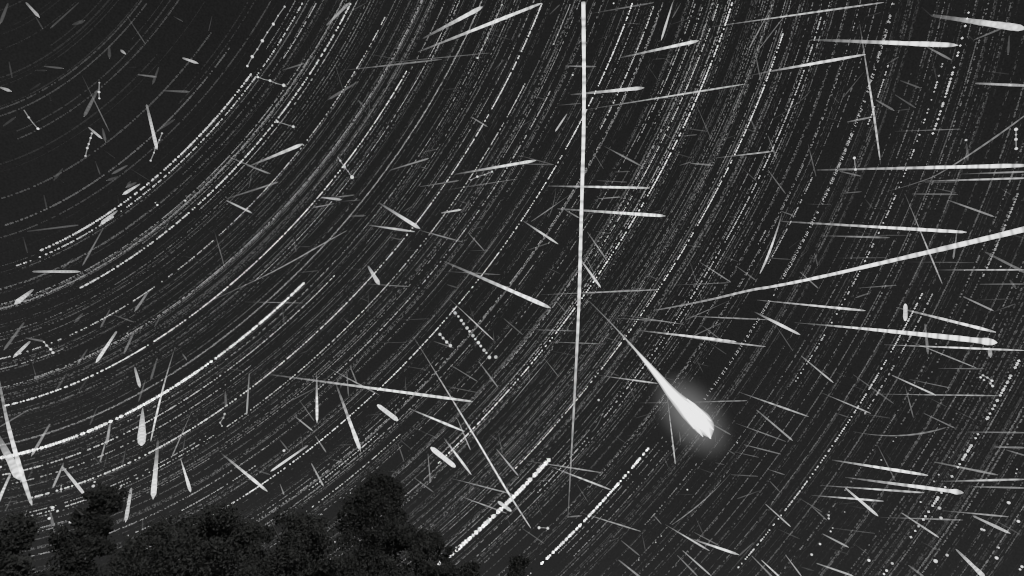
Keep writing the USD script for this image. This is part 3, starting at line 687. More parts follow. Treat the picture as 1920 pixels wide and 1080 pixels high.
BRIGHT_TRAILS = """
72.19|1.92|2|18.33|67.93|barely visible beaded star arc, top edge to left edge, first from top left
65.87|2.45|2|16.17|70.62|barely visible beaded star arc, upper left to left edge, second from top left
63.78|2.45|3|16.42|70.09|very faint beaded star arc, upper left to left edge, third from top left
60.96|3.06|7|22.22|68.94|bright beaded star arc, upper left to mid left, fourth from top left
60.50|2.45|6|17.16|82.34|pale beaded star arc, top edge to left edge, fifth from top left
59.49|2.10|5|73.35|83.21|dim beaded star arc, top edge to upper left, sixth from top left
56.95|2.97|7|27.12|85.00|bright beaded star arc, top edge to mid left, seventh from top left
53.97|2.27|6|11.28|85.11|pale beaded star arc, top edge to left edge, eighth from top left
50.43|2.80|8|10.61|80.54|bright beaded star arc, upper middle to left edge, ninth from top left
46.64|4.37|9|8.11|52.99|brightest thick white star arc sweeping from the left edge up right
45.35|2.45|6|7.63|55.97|pale beaded star arc, centre to left edge, eleventh from top left
44.55|2.10|5|8.65|42.48|dim beaded star arc, mid left to left edge, twelfth from top left
43.19|2.97|7|10.28|93.28|bright beaded star arc, top edge to lower left, thirteenth from top left
42.14|1.92|5|7.79|33.83|dim beaded star arc, lower left to left edge, fourteenth from top left
41.86|2.10|6|7.81|34.60|pale beaded star arc, lower left to left edge, fifteenth from top left
41.85|2.45|6|36.26|84.59|pale beaded star arc, upper middle to lower left, sixteenth from top left
39.86|2.62|5|46.53|85.30|dim beaded star arc, upper middle to lower left, seventeenth from top left
38.15|2.10|5|21.10|36.50|dim beaded star arc, within lower left, eighteenth from top left
36.71|2.80|8|19.42|96.68|bright beaded star arc, top edge to lower left, nineteenth from top left
36.09|1.92|4|83.43|96.86|faint beaded star arc, top edge to upper middle, twentieth from top left
35.10|2.62|6|83.91|97.47|pale beaded star arc, top edge to upper middle, first after the twentieth
34.27|2.27|6|38.88|48.28|pale beaded star arc, lower middle to lower left, second after the twentieth
33.07|2.27|6|37.76|49.76|pale beaded star arc, lower middle to lower left, third after the twentieth
32.14|2.10|5|84.41|98.78|dim beaded star arc, top edge to upper middle, fourth after the twentieth
31.54|2.10|5|86.29|98.67|dim beaded star arc, top edge to upper middle, fifth after the twentieth
30.46|2.45|6|73.45|99.73|pale beaded star arc, top edge to centre, sixth after the twentieth
29.44|3.15|8|50.26|100.20|bright beaded star trail, top edge to lower middle, twentieth from lower right
24.95|2.80|8|54.68|99.37|bright beaded star trail, upper right to lower middle, nineteenth from lower right
23.51|6.99|10|44.01|57.23|thickest white planet trail, rising right beside the big rounded tree
22.45|2.45|6|62.84|102.33|pale beaded star trail, top edge to lower middle, seventeenth from lower right
22.40|2.45|5|54.47|61.19|dim beaded star trail, within lower middle, sixteenth from lower right
20.10|2.27|5|81.83|83.37|dim beaded star trail, within mid right, fifteenth from lower right
18.66|2.45|5|80.81|89.13|dim beaded star trail, upper right to mid right, fourteenth from lower right
18.21|4.81|10|50.21|63.19|white beaded planet trail rising right, right of the thickest planet trail
17.89|1.92|4|51.90|64.92|faint beaded star trail, within lower middle, twelfth from lower right
17.44|1.92|4|52.34|64.96|faint beaded star trail, within lower middle, eleventh from lower right
17.08|3.93|5|68.95|106.24|broad double-beaded star trail from the top edge, right of centre
16.85|2.10|4|52.37|64.89|faint beaded star trail, within lower middle, ninth from lower right
16.14|2.27|6|95.08|100.88|pale beaded star trail, within upper right, eighth from lower right
14.44|2.10|4|58.21|64.74|faint beaded star trail, lower right to lower middle, seventh from lower right
11.84|2.53|6|74.31|103.64|pale beaded star trail, upper right to mid right, sixth from lower right
10.81|3.23|7|97.19|108.93|bright beaded star trail, top edge to upper right, fifth from lower right
6.27|2.62|7|60.10|85.91|bright beaded star trail, mid right to lower right, fourth from lower right
5.46|2.45|5|75.45|86.48|dim beaded star trail, mid right to lower right, third from lower right
2.09|2.62|5|89.79|97.90|dim beaded star trail, right edge to mid right, second from lower right
-4.22|3.67|7|68.86|86.67|bright beaded star trail, right edge to lower right, first from lower right
"""

# ---------------------------------------------------------------- materials
def mat(name, nodes, links, surface): return usdkit.material(stage, '/World/Looks/' + name, nodes, links, surface)
def plasma(name, power, strength):
    """Glowing thin gas, also used for painted glow shells: what it gives off follows its depth along the line of sight, and it is clear at its rim."""
    return mat(name, {'a': ('attribute', {'attribute': 'glow'}), 'lw': ('layer_weight', {'blend': 0.5}),
        'inv': ('math', {'math_type': 'subtract', 'value1': 1.0}), 'pw': ('math', {'math_type': 'power', 'value2': power}),
        'mul': ('math', {'math_type': 'multiply', 'use_clamp': True}), 'tr': ('transparent_bsdf', {'color': (1, 1, 1)}),
        'em': ('emission', {'color': (1, 1, 1), 'strength': strength}), 'mix': ('mix_closure', {})},
        [('lw.facing', 'inv.value2'), ('inv.value', 'pw.value1'), ('pw.value', 'mul.value1'), ('a.fac', 'mul.value2'), ('mul.value', 'mix.fac'),
         ('tr.BSDF', 'mix.closure1'), ('em.emission', 'mix.closure2')], 'mix.closure')
METEOR = plasma('meteor_plasma', 0.85, 0.80); WHITE_HOT = plasma('white_hot_plasma', 0.3, 0.80)
HALO = plasma('fireball_halo', 7.0, 0.80); GLARE = plasma('fireball_glare', 1.5, 0.80)  # shells added to paint bloom and soft edges around the core
STAR = mat('star_light', {'a': ('attribute', {'attribute': 'glow'}), 'em': ('emission', {'color': (1, 1, 1)})}, [('a.fac', 'em.strength')], 'em.emission')
def foliage(name, a, b):
    return mat(name, {'oi': ('geometry', {}), 'n': ('noise_texture', {'scale': 2.2, 'detail': 3.0}), 'r': ('rgb_ramp', {'ramp': [(0.3, a), (0.7, b)]}),
        'p': ('principled_bsdf', {'roughness': 0.65, 'specular_ior_level': 0.25}), 't': ('translucent_bsdf', {}), 'm': ('mix_closure', {'fac': 0.5})},
        [('oi.position', 'n.vector'), ('n.fac', 'r.fac'), ('r.color', 'p.base_color'), ('r.color', 't.color'), ('p.BSDF', 'm.closure1'), ('t.BSDF', 'm.closure2')], 'm.closure')
LEAF = [foliage('leaves_grey', (0.085, 0.088, 0.085), (0.12, 0.123, 0.12)), foliage('leaves_dark', (0.07, 0.072, 0.07), (0.105, 0.108, 0.105))]
BARK = mat('bark', {'g': ('geometry', {}), 'n': ('noise_texture', {'scale': 14.0, 'detail': 4.0}), 'r': ('rgb_ramp', {'ramp': [(0.3, (0.04, 0.04, 0.04)), (0.7, (0.1, 0.1, 0.1))]}),
    'b': ('bump', {'strength': 0.5, 'distance': 0.02}), 'p': ('principled_bsdf', {'roughness': 0.9})},
    [('g.position', 'n.vector'), ('n.fac', 'r.fac'), ('r.color', 'p.base_color'), ('n.fac', 'b.height'), ('b.normal', 'p.normal')], 'p.BSDF')
MEADOW = mat('meadow', {'g': ('geometry', {}), 'n': ('noise_texture', {'scale': 0.35, 'detail': 6.0}), 'r': ('rgb_ramp', {'ramp': [(0.3, (0.05, 0.052, 0.048)), (0.7, (0.1, 0.104, 0.096))]}),
    'p': ('principled_bsdf', {'roughness': 0.95})}, [('g.position', 'n.vector'), ('n.fac', 'r.fac'), ('r.color', 'p.base_color')], 'p.BSDF')

# ---------------------------------------------------------------- ground: one gently rolling sheet
rng = np.random.default_rng(12)
r = np.concatenate([[0.0], np.geomspace(1.5, 9000, 60)]); a = np.linspace(0, 2 * np.pi, 97)[:-1]
gx, gy = np.outer(r[1:], np.sin(a)), np.outer(r[1:], np.cos(a))
gz = (meshkit.fbm(np.stack([gx / 60, gy / 60, 0 * gx], -1), 4, 3) - 0.5) * np.clip(gx * gx + gy * gy, 0, 6400) / 6400 * 6 - np.hypot(gx, gy) * 0.004
gv = np.vstack([[[0, 0, 0]], np.stack([gx, gy, gz], -1).reshape(-1, 3)]); na = len(a); gf = [[0, 1 + (j + 1) % na, 1 + j] for j in range(na)]
i_, j_ = np.meshgrid(np.arange(len(r) - 2), np.arange(na), indexing='ij'); q = 1 + i_ * na + j_; q2 = 1 + i_ * na + (j_ + 1) % na
gf = np.vstack([gf, np.stack([q, q2, q + na], -1).reshape(-1, 3), np.stack([q2, q2 + na, q + na], -1).reshape(-1, 3)])
say(put('ground', (gv, gf), MEADOW, smooth=True), 'dark meadow under the trees, below the picture', None, None, 'structure')

# ---------------------------------------------------------------- trees
def tube(points, radii, sides=8):
    p = np.asarray(points, float); t = np.gradient(p, axis=0); t /= np.linalg.norm(t, axis=1, keepdims=True) + 1e-12
    n0 = np.cross(t, np.where(np.abs(t[:, 2:]) < 0.9, [0, 0, 1.0], [1.0, 0, 0])); n0 /= np.linalg.norm(n0, axis=1, keepdims=True)
    b0 = np.cross(t, n0); an = np.arange(sides) * 2 * np.pi / sides
    v = p[:, None] + np.broadcast_to(radii, (len(p),))[:, None, None] * (np.cos(an)[None, :, None] * n0[:, None] + np.sin(an)[None, :, None] * b0[:, None])
    i, j = np.meshgrid(np.arange(len(p) - 1), np.arange(sides), indexing='ij')
    A, B, Cc, D = i * sides + j, i * sides + (j + 1) % sides, (i + 1) * sides + (j + 1) % sides, (i + 1) * sides + j
    f = np.vstack([np.stack([A, B, Cc], -1).reshape(-1, 3), np.stack([A, Cc, D], -1).reshape(-1, 3)])
    return v.reshape(-1, 3), f
def leaves(centres, size, rng):
    n = len(centres); ax = rng.normal(size=(n, 3)); ax[:, 2] -= 0.5; ax /= np.linalg.norm(ax, axis=1, keepdims=True)
    s = np.cross(ax, rng.normal(size=(n, 3))); s /= np.linalg.norm(s, axis=1, keepdims=True); up = np.cross(s, ax)
    L = size * rng.uniform(0.6, 1.3, (n, 1)); W = L * rng.uniform(0.26, 0.4, (n, 1))
    base = centres - ax * L / 2; tip = centres + ax * L / 2
    v = np.stack([base, centres + s * W + up * W * 0.35, tip, centres - s * W + up * W * 0.35], 1).reshape(-1, 3)
    k = np.arange(n)[:, None] * 4
    return v, np.vstack([k + [0, 1, 2], k + [0, 2, 3]])
def tree(name, label, category, az, dist, top_el, half_mrad, squash, count, seed, leaf=0, size=0.15, bottom=0.3, pointed=0.0, clump=1.0):
    rng = np.random.default_rng(seed)
    foot = np.array([math.sin(math.radians(az)) * dist, math.cos(math.radians(az)) * dist, 0.0]); foot[2] = -dist * 0.004 - 0.05
    H = EYE[2] + dist * math.tan(math.radians(top_el)) - foot[2]; R = half_mrad / 1000 * dist / math.cos(math.radians(top_el))
    root = say(empty(name, foot), label, category, 'trees and bushes along the bottom left')
    sway = rng.normal(0, 0.12, 2); zs = np.linspace(0, H * 0.94, 12)
    tr = np.stack([sway[0] * np.sin(zs * 0.5), sway[1] * np.sin(zs * 0.6 + 1) - sway[1] * math.sin(1), zs], -1)
    put('trunk', tube(tr, np.linspace(0.035 * H ** 0.75 + 0.05, 0.025, 12)), BARK, root.GetPath(), smooth=True)
    z0 = H * bottom; pts = []
    for k in range(15):                                             # limbs, each ending in clumps
        zz = z0 + (H * 0.93 - z0) * (k + rng.uniform(0, 0.8)) / 15; u = (zz - z0) / (H - z0)
        reach = R * ((1 - u) ** (0.45 + pointed) * 0.95 + 0.12); an = k * 2.4 + rng.uniform(-0.4, 0.4)
        e = np.array([math.cos(an) * reach * 0.8, math.sin(an) * reach * 0.8, min(zz + reach * rng.uniform(0.1, 0.5), H * 0.97)])
        s0 = np.array([np.interp(zz, zs, tr[:, 0]), np.interp(zz, zs, tr[:, 1]), zz]); md = (s0 + e) / 2 + [0, 0, -0.06 * reach]
        put('limb', tube([s0, md, e], [0.05 + 0.012 * (H - zz), 0.04, 0.015], 6), BARK, root.GetPath(), smooth=True)
    nb = int(105 * squash)
    for k in range(nb):                                             # clumps of leaves, uneven in size, with gaps between
        u = rng.uniform(0, 1) ** 0.85; zz = z0 + (H - z0) * u
        reach = R * (max(1 - u, 0.0) ** (0.45 + pointed) * 0.98 + 0.05); an = rng.uniform(0, 2 * np.pi); rad = reach * math.sqrt(rng.uniform(0.0, 1.0))
        cr = R * clump * rng.uniform(0.14, 0.34) * (1.0 - 0.45 * u)
        cen = np.array([math.cos(an) * max(rad - cr * 0.5, 0), math.sin(an) * max(rad - cr * 0.5, 0), min(zz, H - cr * 0.75)])
        n = int(count / nb * rng.uniform(0.7, 1.3)); d = rng.normal(size=(n, 3)); d /= np.linalg.norm(d, axis=1, keepdims=True)
        w = cr * (rng.uniform(0.15, 1.0, (n, 1)) ** 0.5) * (0.82 + 0.36 * meshkit.noise(d * 2.2 + k * 9.1, seed)[:, None])
        pts.append(cen + (d * w * [1, 1, 0.8]) * rng.uniform(0.65, 1.25, 3))
    stray = rng.normal(size=(int(count * 0.16), 3)); stray /= np.linalg.norm(stray, axis=1, keepdims=True)
    base = np.vstack(pts); pick = rng.integers(0, len(base), len(stray)); pts.append(base[pick] + stray * R * 0.2 * rng.uniform(0, 1, (len(stray), 1)) ** 2)
    tips = np.vstack(pts)[::max(1, count // 70)]
    for q in range(0, len(tips), 1):
        out = tips[q] * [1, 1, 0] / (np.linalg.norm(tips[q][:2]) + 1e-6); pts.append(tips[q] + np.linspace(0, 1, 16)[:, None] * (out * R * 0.16 + [0, 0, R * 0.13]) * rng.uniform(0.3, 1.1) + rng.normal(0, size * 0.35, (16, 3)))
    put('crown', leaves(np.vstack(pts), size, rng), LEAF[leaf], root.GetPath())
    return root
tree('leafy_tree', 'low rounded dark tree in the bottom left corner of the picture', 'tree', 50.6, 19.0, 18.5, 88, 1.0, 36000, 41, 0, 0.10, 0.3, 0.0, 1.25)
tree('narrow_tree', 'narrow dark tree standing alone against lighter sky at lower left', 'tree', 55.2, 21.0, 21.6, 44, 1.6, 46000, 42, 1, 0.09, 0.3, -0.3, 1.8)
tree('broad_tree', 'broad dark tree right of the narrow tree, widest of the row', 'tree', 64.0, 27.0, 21.3, 150, 1.8, 96000, 53, 0, 0.115, 0.25, -0.2, 1.1)
tree('bushy_tree', 'dark tree in front between the broad tree and the tallest rounded tree', 'tree', 70.8, 24.0, 22.2, 118, 1.5, 60000, 44, 0, 0.105, 0.25, -0.1)
tree('rounded_tree', 'tallest dark rounded tree, below left of the thickest planet trail', 'tree', 77.3, 26.0, 26.0, 108, 1.7, 76000, 45, 1, 0.11, 0.25, -0.05, 1.15)
tree('low_tree', 'low dark tree at the bottom edge right of the tallest rounded tree', 'tree', 82.4, 29.0, 22.0, 84, 1.2, 40000, 46, 0, 0.115, 0.25, -0.1)
tree('small_tree', 'small dark treetop at the bottom edge beneath the thinner planet trail', 'tree', 90.6, 28.0, 20.2, 70, 0.9, 22000, 47, 1, 0.115, 0.25)
tree('back_tree', 'low dark tree filling the gap right of the narrow tree, farther back', 'tree', 58.6, 36.0, 18.6, 44, 1.0, 22000, 48, 1, 0.14, 0.25, 0.0, 1.5)
tree('dim_tree', 'lowest dark tree at the bottom edge between the low and small treetops', 'tree', 86.4, 30.0, 19.8, 70, 1.0, 26000, 49, 0, 0.12, 0.25)

# ---------------------------------------------------------------- star trails: every star circles the celestial pole; one dash for each short exposure of the night
POLE = np.array([-0.657030734647609, 0.5014403156709272, -0.5629104933719608])      # as seen by the watcher: right, up, back
E1 = np.cross([0, 1, 0], POLE); E1 /= np.linalg.norm(E1); E2 = np.cross(POLE, E1)
SKY_R = 9.0e5
rr = np.linspace(0, 1.25, 500); bend = np.arctan(rr * (1 + 0.38011714 * rr ** 2 + 0.6557866 * rr ** 4))     # the sky spreads outward from the middle of the view
def star_dir(dec, t):
    """Direction of a star of declination dec (degrees), t degrees of the turning sky after it rose over the trees; also how far off the view's axis it is."""
    d, h = np.radians(dec), np.radians(270.0 - np.asarray(t, float))
    s = np.sin(d) * POLE + np.cos(d) * (np.cos(h)[:, None] * E1 + np.sin(h)[:, None] * E2)
    r = np.interp(np.arccos(np.clip(-s[:, 2], -1, 1)), bend, rr, right=9.0) * 1390.3 / 1144
    n = np.hypot(s[:, 0], s[:, 1]) + 1e-9; x, y = r * s[:, 0] / n, r * s[:, 1] / n
    v = FORWARD + x[:, None] * RIGHT + y[:, None] * UP
    return v / np.linalg.norm(v, axis=1, keepdims=True), (np.abs(x) < 0.90) & (np.abs(y) < 0.53)
rng = np.random.default_rng(77)
HOURS = 112.0
cuts = np.sort(np.concatenate([rng.uniform(0, HOURS, 760), np.concatenate([c + rng.uniform(0, 2.6, 9) for c in rng.uniform(0, HOURS, 30)])]))
cuts = cuts[np.concatenate([[True], np.diff(cuts) > 0.05])]
span = rng.uniform(0.07, 0.17, len(cuts))
OCT = np.array([[0, 2, 4], [2, 1, 4], [1, 3, 4], [3, 0, 4], [2, 0, 5], [1, 2, 5], [3, 1, 5], [0, 3, 5]])
TET = np.array([[0, 1, 2], [0, 2, 3], [0, 3, 1], [1, 3, 2]])
def dashes(dec, rise, t0, t1, mrad, glow, rng, keep=1.0, jitter=0.25, fat=1.0, wobble=0.0, cheap=False):
    t = (rise + cuts); s = span
    ok = (t > t0) & (t < t1) & (rng.uniform(size=len(t)) < keep * np.interp(t, [0, 25, 50, 88, 112], [0.55, 0.72, 1, 0.95, 0.6]))
    t, s = t[ok], s[ok]
    if len(t) < 2: return None
    c, seen = star_dir(dec, t); c2, _ = star_dir(dec, t + 0.05)
    ax = c2 - c; step = np.linalg.norm(ax, axis=1, keepdims=True); ax = ax / np.maximum(step, 1e-12)
    w = mrad / 2000 * rng.uniform(1 - jitter, 1 + jitter, (len(t), 1)); L = np.maximum(step / 0.05 * s[:, None] / 2 * fat, w * 1.05)
    g = glow * rng.uniform(1 - 1.4 * jitter, 1 + 1.2 * jitter, len(t))
    sd = np.cross(c, ax)
    if wobble: c = c + sd * rng.normal(0, wobble / 1000, (len(t), 1))
    c, ax, sd, w, L, g = c[seen], ax[seen], sd[seen], w[seen], L[seen], g[seen]
    if len(c) < 2: return None
    c = c + EYE / SKY_R; deep = np.cross(ax, sd)
    if cheap:
        v = np.stack([c + ax * L, c - ax * L + sd * w * 0.9, c - ax * L - sd * w * 0.9, c - ax * L * 0.2 + deep * w], 1) * SKY_R; F, k = TET, 4
    else:
        v = np.stack([c + ax * L, c - ax * L, c + sd * w, c - sd * w, c + deep * w, c - deep * w], 1) * SKY_R
        v[:, [0, 1]] = v[:, [0, 1]]; F, k = np.array([[0, 2, 4], [2, 1, 4], [1, 3, 4], [3, 0, 4], [2, 0, 5], [1, 2, 5], [3, 1, 5], [0, 3, 5]]), 6
    f = (np.arange(len(c))[:, None, None] * k + F).reshape(-1, 3)
    return v.reshape(-1, 3), f, np.repeat(g + 0.016, k), np.array([c[:, :].mean(0)])  # sky brightness is added into the glow of every dash
GLOW = {10: 0.80, 9: 0.74, 8: 0.62, 7: 0.54, 6: 0.44, 5: 0.33, 4: 0.2, 3: 0.09, 2: 0.05}
used_dec = []
for line in BRIGHT_TRAILS.strip().splitlines():
    dec, w, b, t0, t1, label = line.split('|'); dec, w, b, t0, t1 = float(dec), float(w), int(b), float(t0), float(t1)
    used_dec.append(dec)
    planet = 'planet' in label; double = 'double' in label
    if double:
        parts = [dashes(dec + o, 0.0, t0, t1, w * 0.5, GLOW[b] * 1.1, rng, 0.9, 0.3, 0.8, 0.25) for o in (-0.055, 0.055)]
    else:
        parts = [dashes(dec, t0 * 0.0, t0, t1, w, GLOW[b], rng, 2.0 if 'brightest' in label else (0.6 if dec < 0 or 9 < dec < 13 else 0.8 if dec > 52 else 1.1) if b > 5 else 0.95, 0.13 if b > 6 else 0.22, 3.2 if 'brightest' in label else 1.25 if planet else 1.0, 0.06)]
    if planet and w > 6: parts.append(dashes(dec + 0.16, 0.0, t0 - 1.5, t1, w * 0.3, 0.5, rng, 0.45, 0.2, 0.7, 0.5))
    parts = [p for p in parts if p]
    v = np.vstack([p[0] for p in parts]); n = np.cumsum([0] + [len(p[0]) for p in parts]); f = np.vstack([p[1] + o for p, o in zip(parts, n)])
    say(put('planet_trail' if planet else 'star_trail', (v, f), STAR, glow=np.concatenate([p[2] for p in parts])), label, 'planet trail' if planet else 'star trail')
ZONES = [(62, 'outside the topmost beaded arc'), (46.64, 'above the brightest arc'), (36.7, 'just below the brightest arc'),
         (24, 'among the central arcs'), (13, 'near the double-beaded trail'), (-90, 'lower right of the double-beaded trail')]
rest_v, rest_f, rest_g, at, named = [], [], [], 0, 0
NAMED, FAINT = 255, 1500
alike = {}
k = 0
while named < NAMED or k < FAINT:
    k += 1
    dec = math.degrees(math.asin(rng.uniform(math.sin(math.radians(-18)), math.sin(math.radians(86)))))
    if min(abs(dec - x) for x in used_dec) < 0.11: continue
    if (dec > 61.5 and rng.uniform() < 0.7) or (dec < 15 and rng.uniform() < 0.55) or (15 <= dec < 24 and rng.uniform() < 0.3): continue
    rise = rng.uniform(-100, 105); mag = rng.uniform()
    weak = 0.22 if dec > 61.5 else 0.5 if dec < 17 else 0.75 if dec < 26 else 1.0
    if named < NAMED:
        p = dashes(dec, rise, -5, 130, rng.uniform(1.5, 2.1), weak * (0.06 + 0.24 * mag ** 2.4), rng, rng.uniform(0.75, 1.1), 0.3, rng.uniform(1.2, 2.0), 0.05)
        if p is None or len(p[0]) < 6 * 25: continue
        d = (p[0] - EYE) @ np.stack([RIGHT, UP, FORWARD], 1); sx, sy = d[:, 0] / d[:, 2] * 1144 + 960, 540 - d[:, 1] / d[:, 2] * 1144
        ok = (sx > 0) & (sx < 1920) & (sy > 0) & (sy < 1080)
        if ok.sum() < 100: continue
        sx, sy = sx[ok], sy[ok]; run = math.hypot(np.ptp(sx), np.ptp(sy)); mx, my = np.median(sx), np.median(sy)
        size = 'very short' if run < 260 else 'short' if run < 520 else 'long' if run < 900 else 'very long'
        where = ('upper', 'middle', 'lower')[int(min(my // 360, 2))] + ' ' + ('far left', 'left', 'centre', 'right', 'far right')[int(min(mx // 384, 4))]
        zone = next(z[1] for z in ZONES if dec > z[0]); tone = 'pale' if p[2].mean() > 0.16 else 'dim' if p[2].mean() > 0.09 else 'faint'
        prim = say(put('star_trail', p[:2], STAR, glow=p[2]), None, 'star trail', 'unbeaded star trails ' + zone); named += 1
        alike.setdefault(f'{tone} {size} star trail in the {where}', []).append((-dec, prim, zone))
    else:
        p = dashes(dec, rise, -5, 130, rng.uniform(1.1, 1.55), weak * (0.02 + 0.065 * mag ** 3), rng, rng.uniform(0.35, 1.0), 0.4, rng.uniform(1.2, 2.4), 0.06, True)
        if p is None: continue
        rest_v.append(p[0]); rest_f.append(p[1] + at); rest_g.append(p[2]); at += len(p[0])
NTH = 'topmost second third fourth fifth sixth seventh eighth ninth tenth eleventh twelfth thirteenth fourteenth fifteenth sixteenth'.split()
for look, members in alike.items():
    members.sort(key=lambda x: x[0])
    for i, (_, prim, zone) in enumerate(members):
        say(prim, f'{look}, {zone}' if len(members) == 1 else f'{look}, {NTH[min(i, 15)]} from upper left')
say(put('faint_star_trails', (np.vstack(rest_v), np.vstack(rest_f)), STAR, glow=np.concatenate(rest_g)), 'countless faintest star trails filling the whole sky', 'star trails', None, 'stuff')
print('dash triangles', sum(map(len, rest_f)))

# ---------------------------------------------------------------- meteors, about a hundred kilometres up
TARGET = {10: 0.79, 9: 0.785, 8: 0.775, 7: 0.69, 6: 0.55, 5: 0.41, 4: 0.285, 3: 0.175, 2: 0.12}
def resample(d, n):
    if len(d) == 2: u = np.linspace(0, 1, n)[:, None]; return d[0] * (1 - u) + d[1] * u
    from scipy.interpolate import PchipInterpolator
    s = np.concatenate([[0], np.cumsum(np.linalg.norm(np.diff(d, axis=0), axis=1))]); return PchipInterpolator(s, d, axis=0)(np.linspace(0, s[-1], n))
def streak(spec, rng, sides=8):
    kind, w, b, pts = spec.split('|')[:4]; w, b = float(w) / 1000, int(b); ae = np.array(pts.split(), float).reshape(-1, 2)
    d0 = azel(ae[:, 0], ae[:, 1]); L = np.linalg.norm(np.diff(d0, axis=0), axis=1).sum(); px = L * 1144
    n = int(np.clip(px / (1.1 if px < 75 and w * 1144 > 3.2 else 2.6), 9, 170)); d = resample(d0, n); d /= np.linalg.norm(d, axis=1, keepdims=True)
    u = np.linspace(0, 1, n); high, low = rng.uniform(98, 112), rng.uniform(82, 94)
    p = d * ((high + (low - high) * u) * 1000 / d[:, 2])[:, None]
    if kind == 'U': prof = np.clip(np.minimum(u, 1 - u) * px / (w * 1144 * 0.5), 0.2, 1) ** 0.35; fade = np.ones(n)
    else:
        peak = 0.86 if b >= 9 and w * 1144 > 7 else rng.uniform(0.6, 0.82)
        prof = np.where(u < peak, 0.34 + 0.66 * (u / peak) ** 0.8, 1 - 0.45 * ((u - peak) / (1 - peak)) ** 2)
        if kind != 'U' and px < 75 and b < 9: prof = np.where(u < peak, 0.62 + 0.38 * (u / peak), 1 - 0.2 * ((u - peak) / (1 - peak)) ** 2)
        tip = np.clip(np.minimum(u * 3, (1 - u)) * px / (w * 1144 * 0.7), 0.08, 1) ** 0.6; prof = prof * tip
        fade = np.clip(0.18 + 1.15 * u / peak, 0, 1) ** (1.5 if px > 60 else 1.0) * np.where(u > peak, 1 - 0.35 * ((u - peak) / (1 - peak)) ** 2, 1)
        if 'tall white' in spec: fade = np.interp(u, [0, 0.5, 0.8, 1], [1, 1, 0.62, 0.12]); prof = np.interp(u, [0, 0.55, 0.8, 1], [1, 0.95, 0.6, 0.25])
        if 'to the right edge, thickening' in spec: fade = np.interp(u, [0, 0.2, 0.45, 1], [0.18, 0.45, 0.95, 1]); prof = np.interp(u, [0, 0.3, 1], [0.3, 0.55, 1.05])
        if 'round glowing head' in spec: fade = np.interp(u, [0, 0.15, 0.3, 1], [0.06, 0.2, 0.9, 1]); prof = np.interp(u, [0, 0.2, 0.7, 0.93, 0.955, 0.985, 1], [0.12, 0.3, 0.85, 0.95, 1.3, 1.0, 0.1])
        if 'arrow-shaped' in spec: prof = np.interp(u, [0, 0.2, 0.7, 0.9, 0.945, 0.985, 1], [0.15, 0.4, 0.75, 0.72, 1.15, 0.6, 0.08])
        if 'bulb-headed' in spec: prof = np.interp(u, [0, 0.1, 0.3, 0.72, 0.92, 1], [0.1, 0.3, 0.55, 1.0, 0.95, 0.3])
    if px > 40 and w * 1144 > 2.2 and kind != 'U':                                  # regular dips put into the glow, imitating interlace combing
        per = 13.0 if px > 90 else 7.0; ph = (u * px / per + rng.uniform()) % 1.0
        fade = fade * (1 - (0.45 if px > 90 else 0.25) * (np.abs(ph - 0.5) < 0.11 * (13.0 / per)))
    if px < 75 and w * 1144 > 3.2 and kind != 'U': fade = np.clip(fade + 0.25, 0, 1) * (1 - 0.2 * (0.5 + 0.5 * np.cos(u * px / 4.6 * 2 * np.pi)))
    fade = fade * (1 + 0.07 * rng.normal(size=n)) * ((0.94 if b > 8 else 0.82) + (0.12 if b > 8 else 0.36) * meshkit.noise(np.stack([u * px / 26, u * 0, u * 0 + rng.uniform(0, 99)], -1), 3)); prof = prof * (0.9 + 0.2 * meshkit.noise(np.stack([u * px / 9, u * 0, u * 0 + rng.uniform(0, 99)], -1), 4))
    rad = np.maximum(0.5 * w * (0.82 if b > 8 else 0.78 if b == 8 else 0.72) * prof, 0.00055) * np.linalg.norm(p, axis=1)
    v, f = tube(p, rad, sides)
    t = np.clip(TARGET[b] * fade / 0.80, 0.01, 0.985); g = np.repeat(1 - np.sqrt(1 - t), sides)
    v = np.vstack([v, p[0], p[-1]]); m0 = len(v) - 2; j = np.arange(sides); j2 = (j + 1) % sides; e = (n - 1) * sides
    f = np.vstack([f, np.stack([np.full(sides, m0), j2, j], -1), np.stack([np.full(sides, m0 + 1), e + j, e + j2], -1)])
    return v + EYE, f, np.concatenate([g, [g[0], g[-1]]])
rng = np.random.default_rng(5)
rest, at = [], 0
for line in METEORS.strip().splitlines():
    v, f, g = streak(line, rng)
    if line.count('|') == 4:
        say(put('meteor', (v, f), WHITE_HOT if int(line.split('|')[2]) >= 8 else METEOR, smooth=True, glow=g), line.split('|')[4], 'meteor', 'meteors of the shower')
    else:
        rest.append((v, f + at, g)); at += len(v)
say(put('faint_meteors', (np.vstack([x[0] for x in rest]), np.vstack([x[1] for x in rest])), METEOR, smooth=True, glow=np.concatenate([x[2] for x in rest])),
    'faintest hair-thin meteor streaks scattered over the whole sky', 'meteors', None, 'stuff')

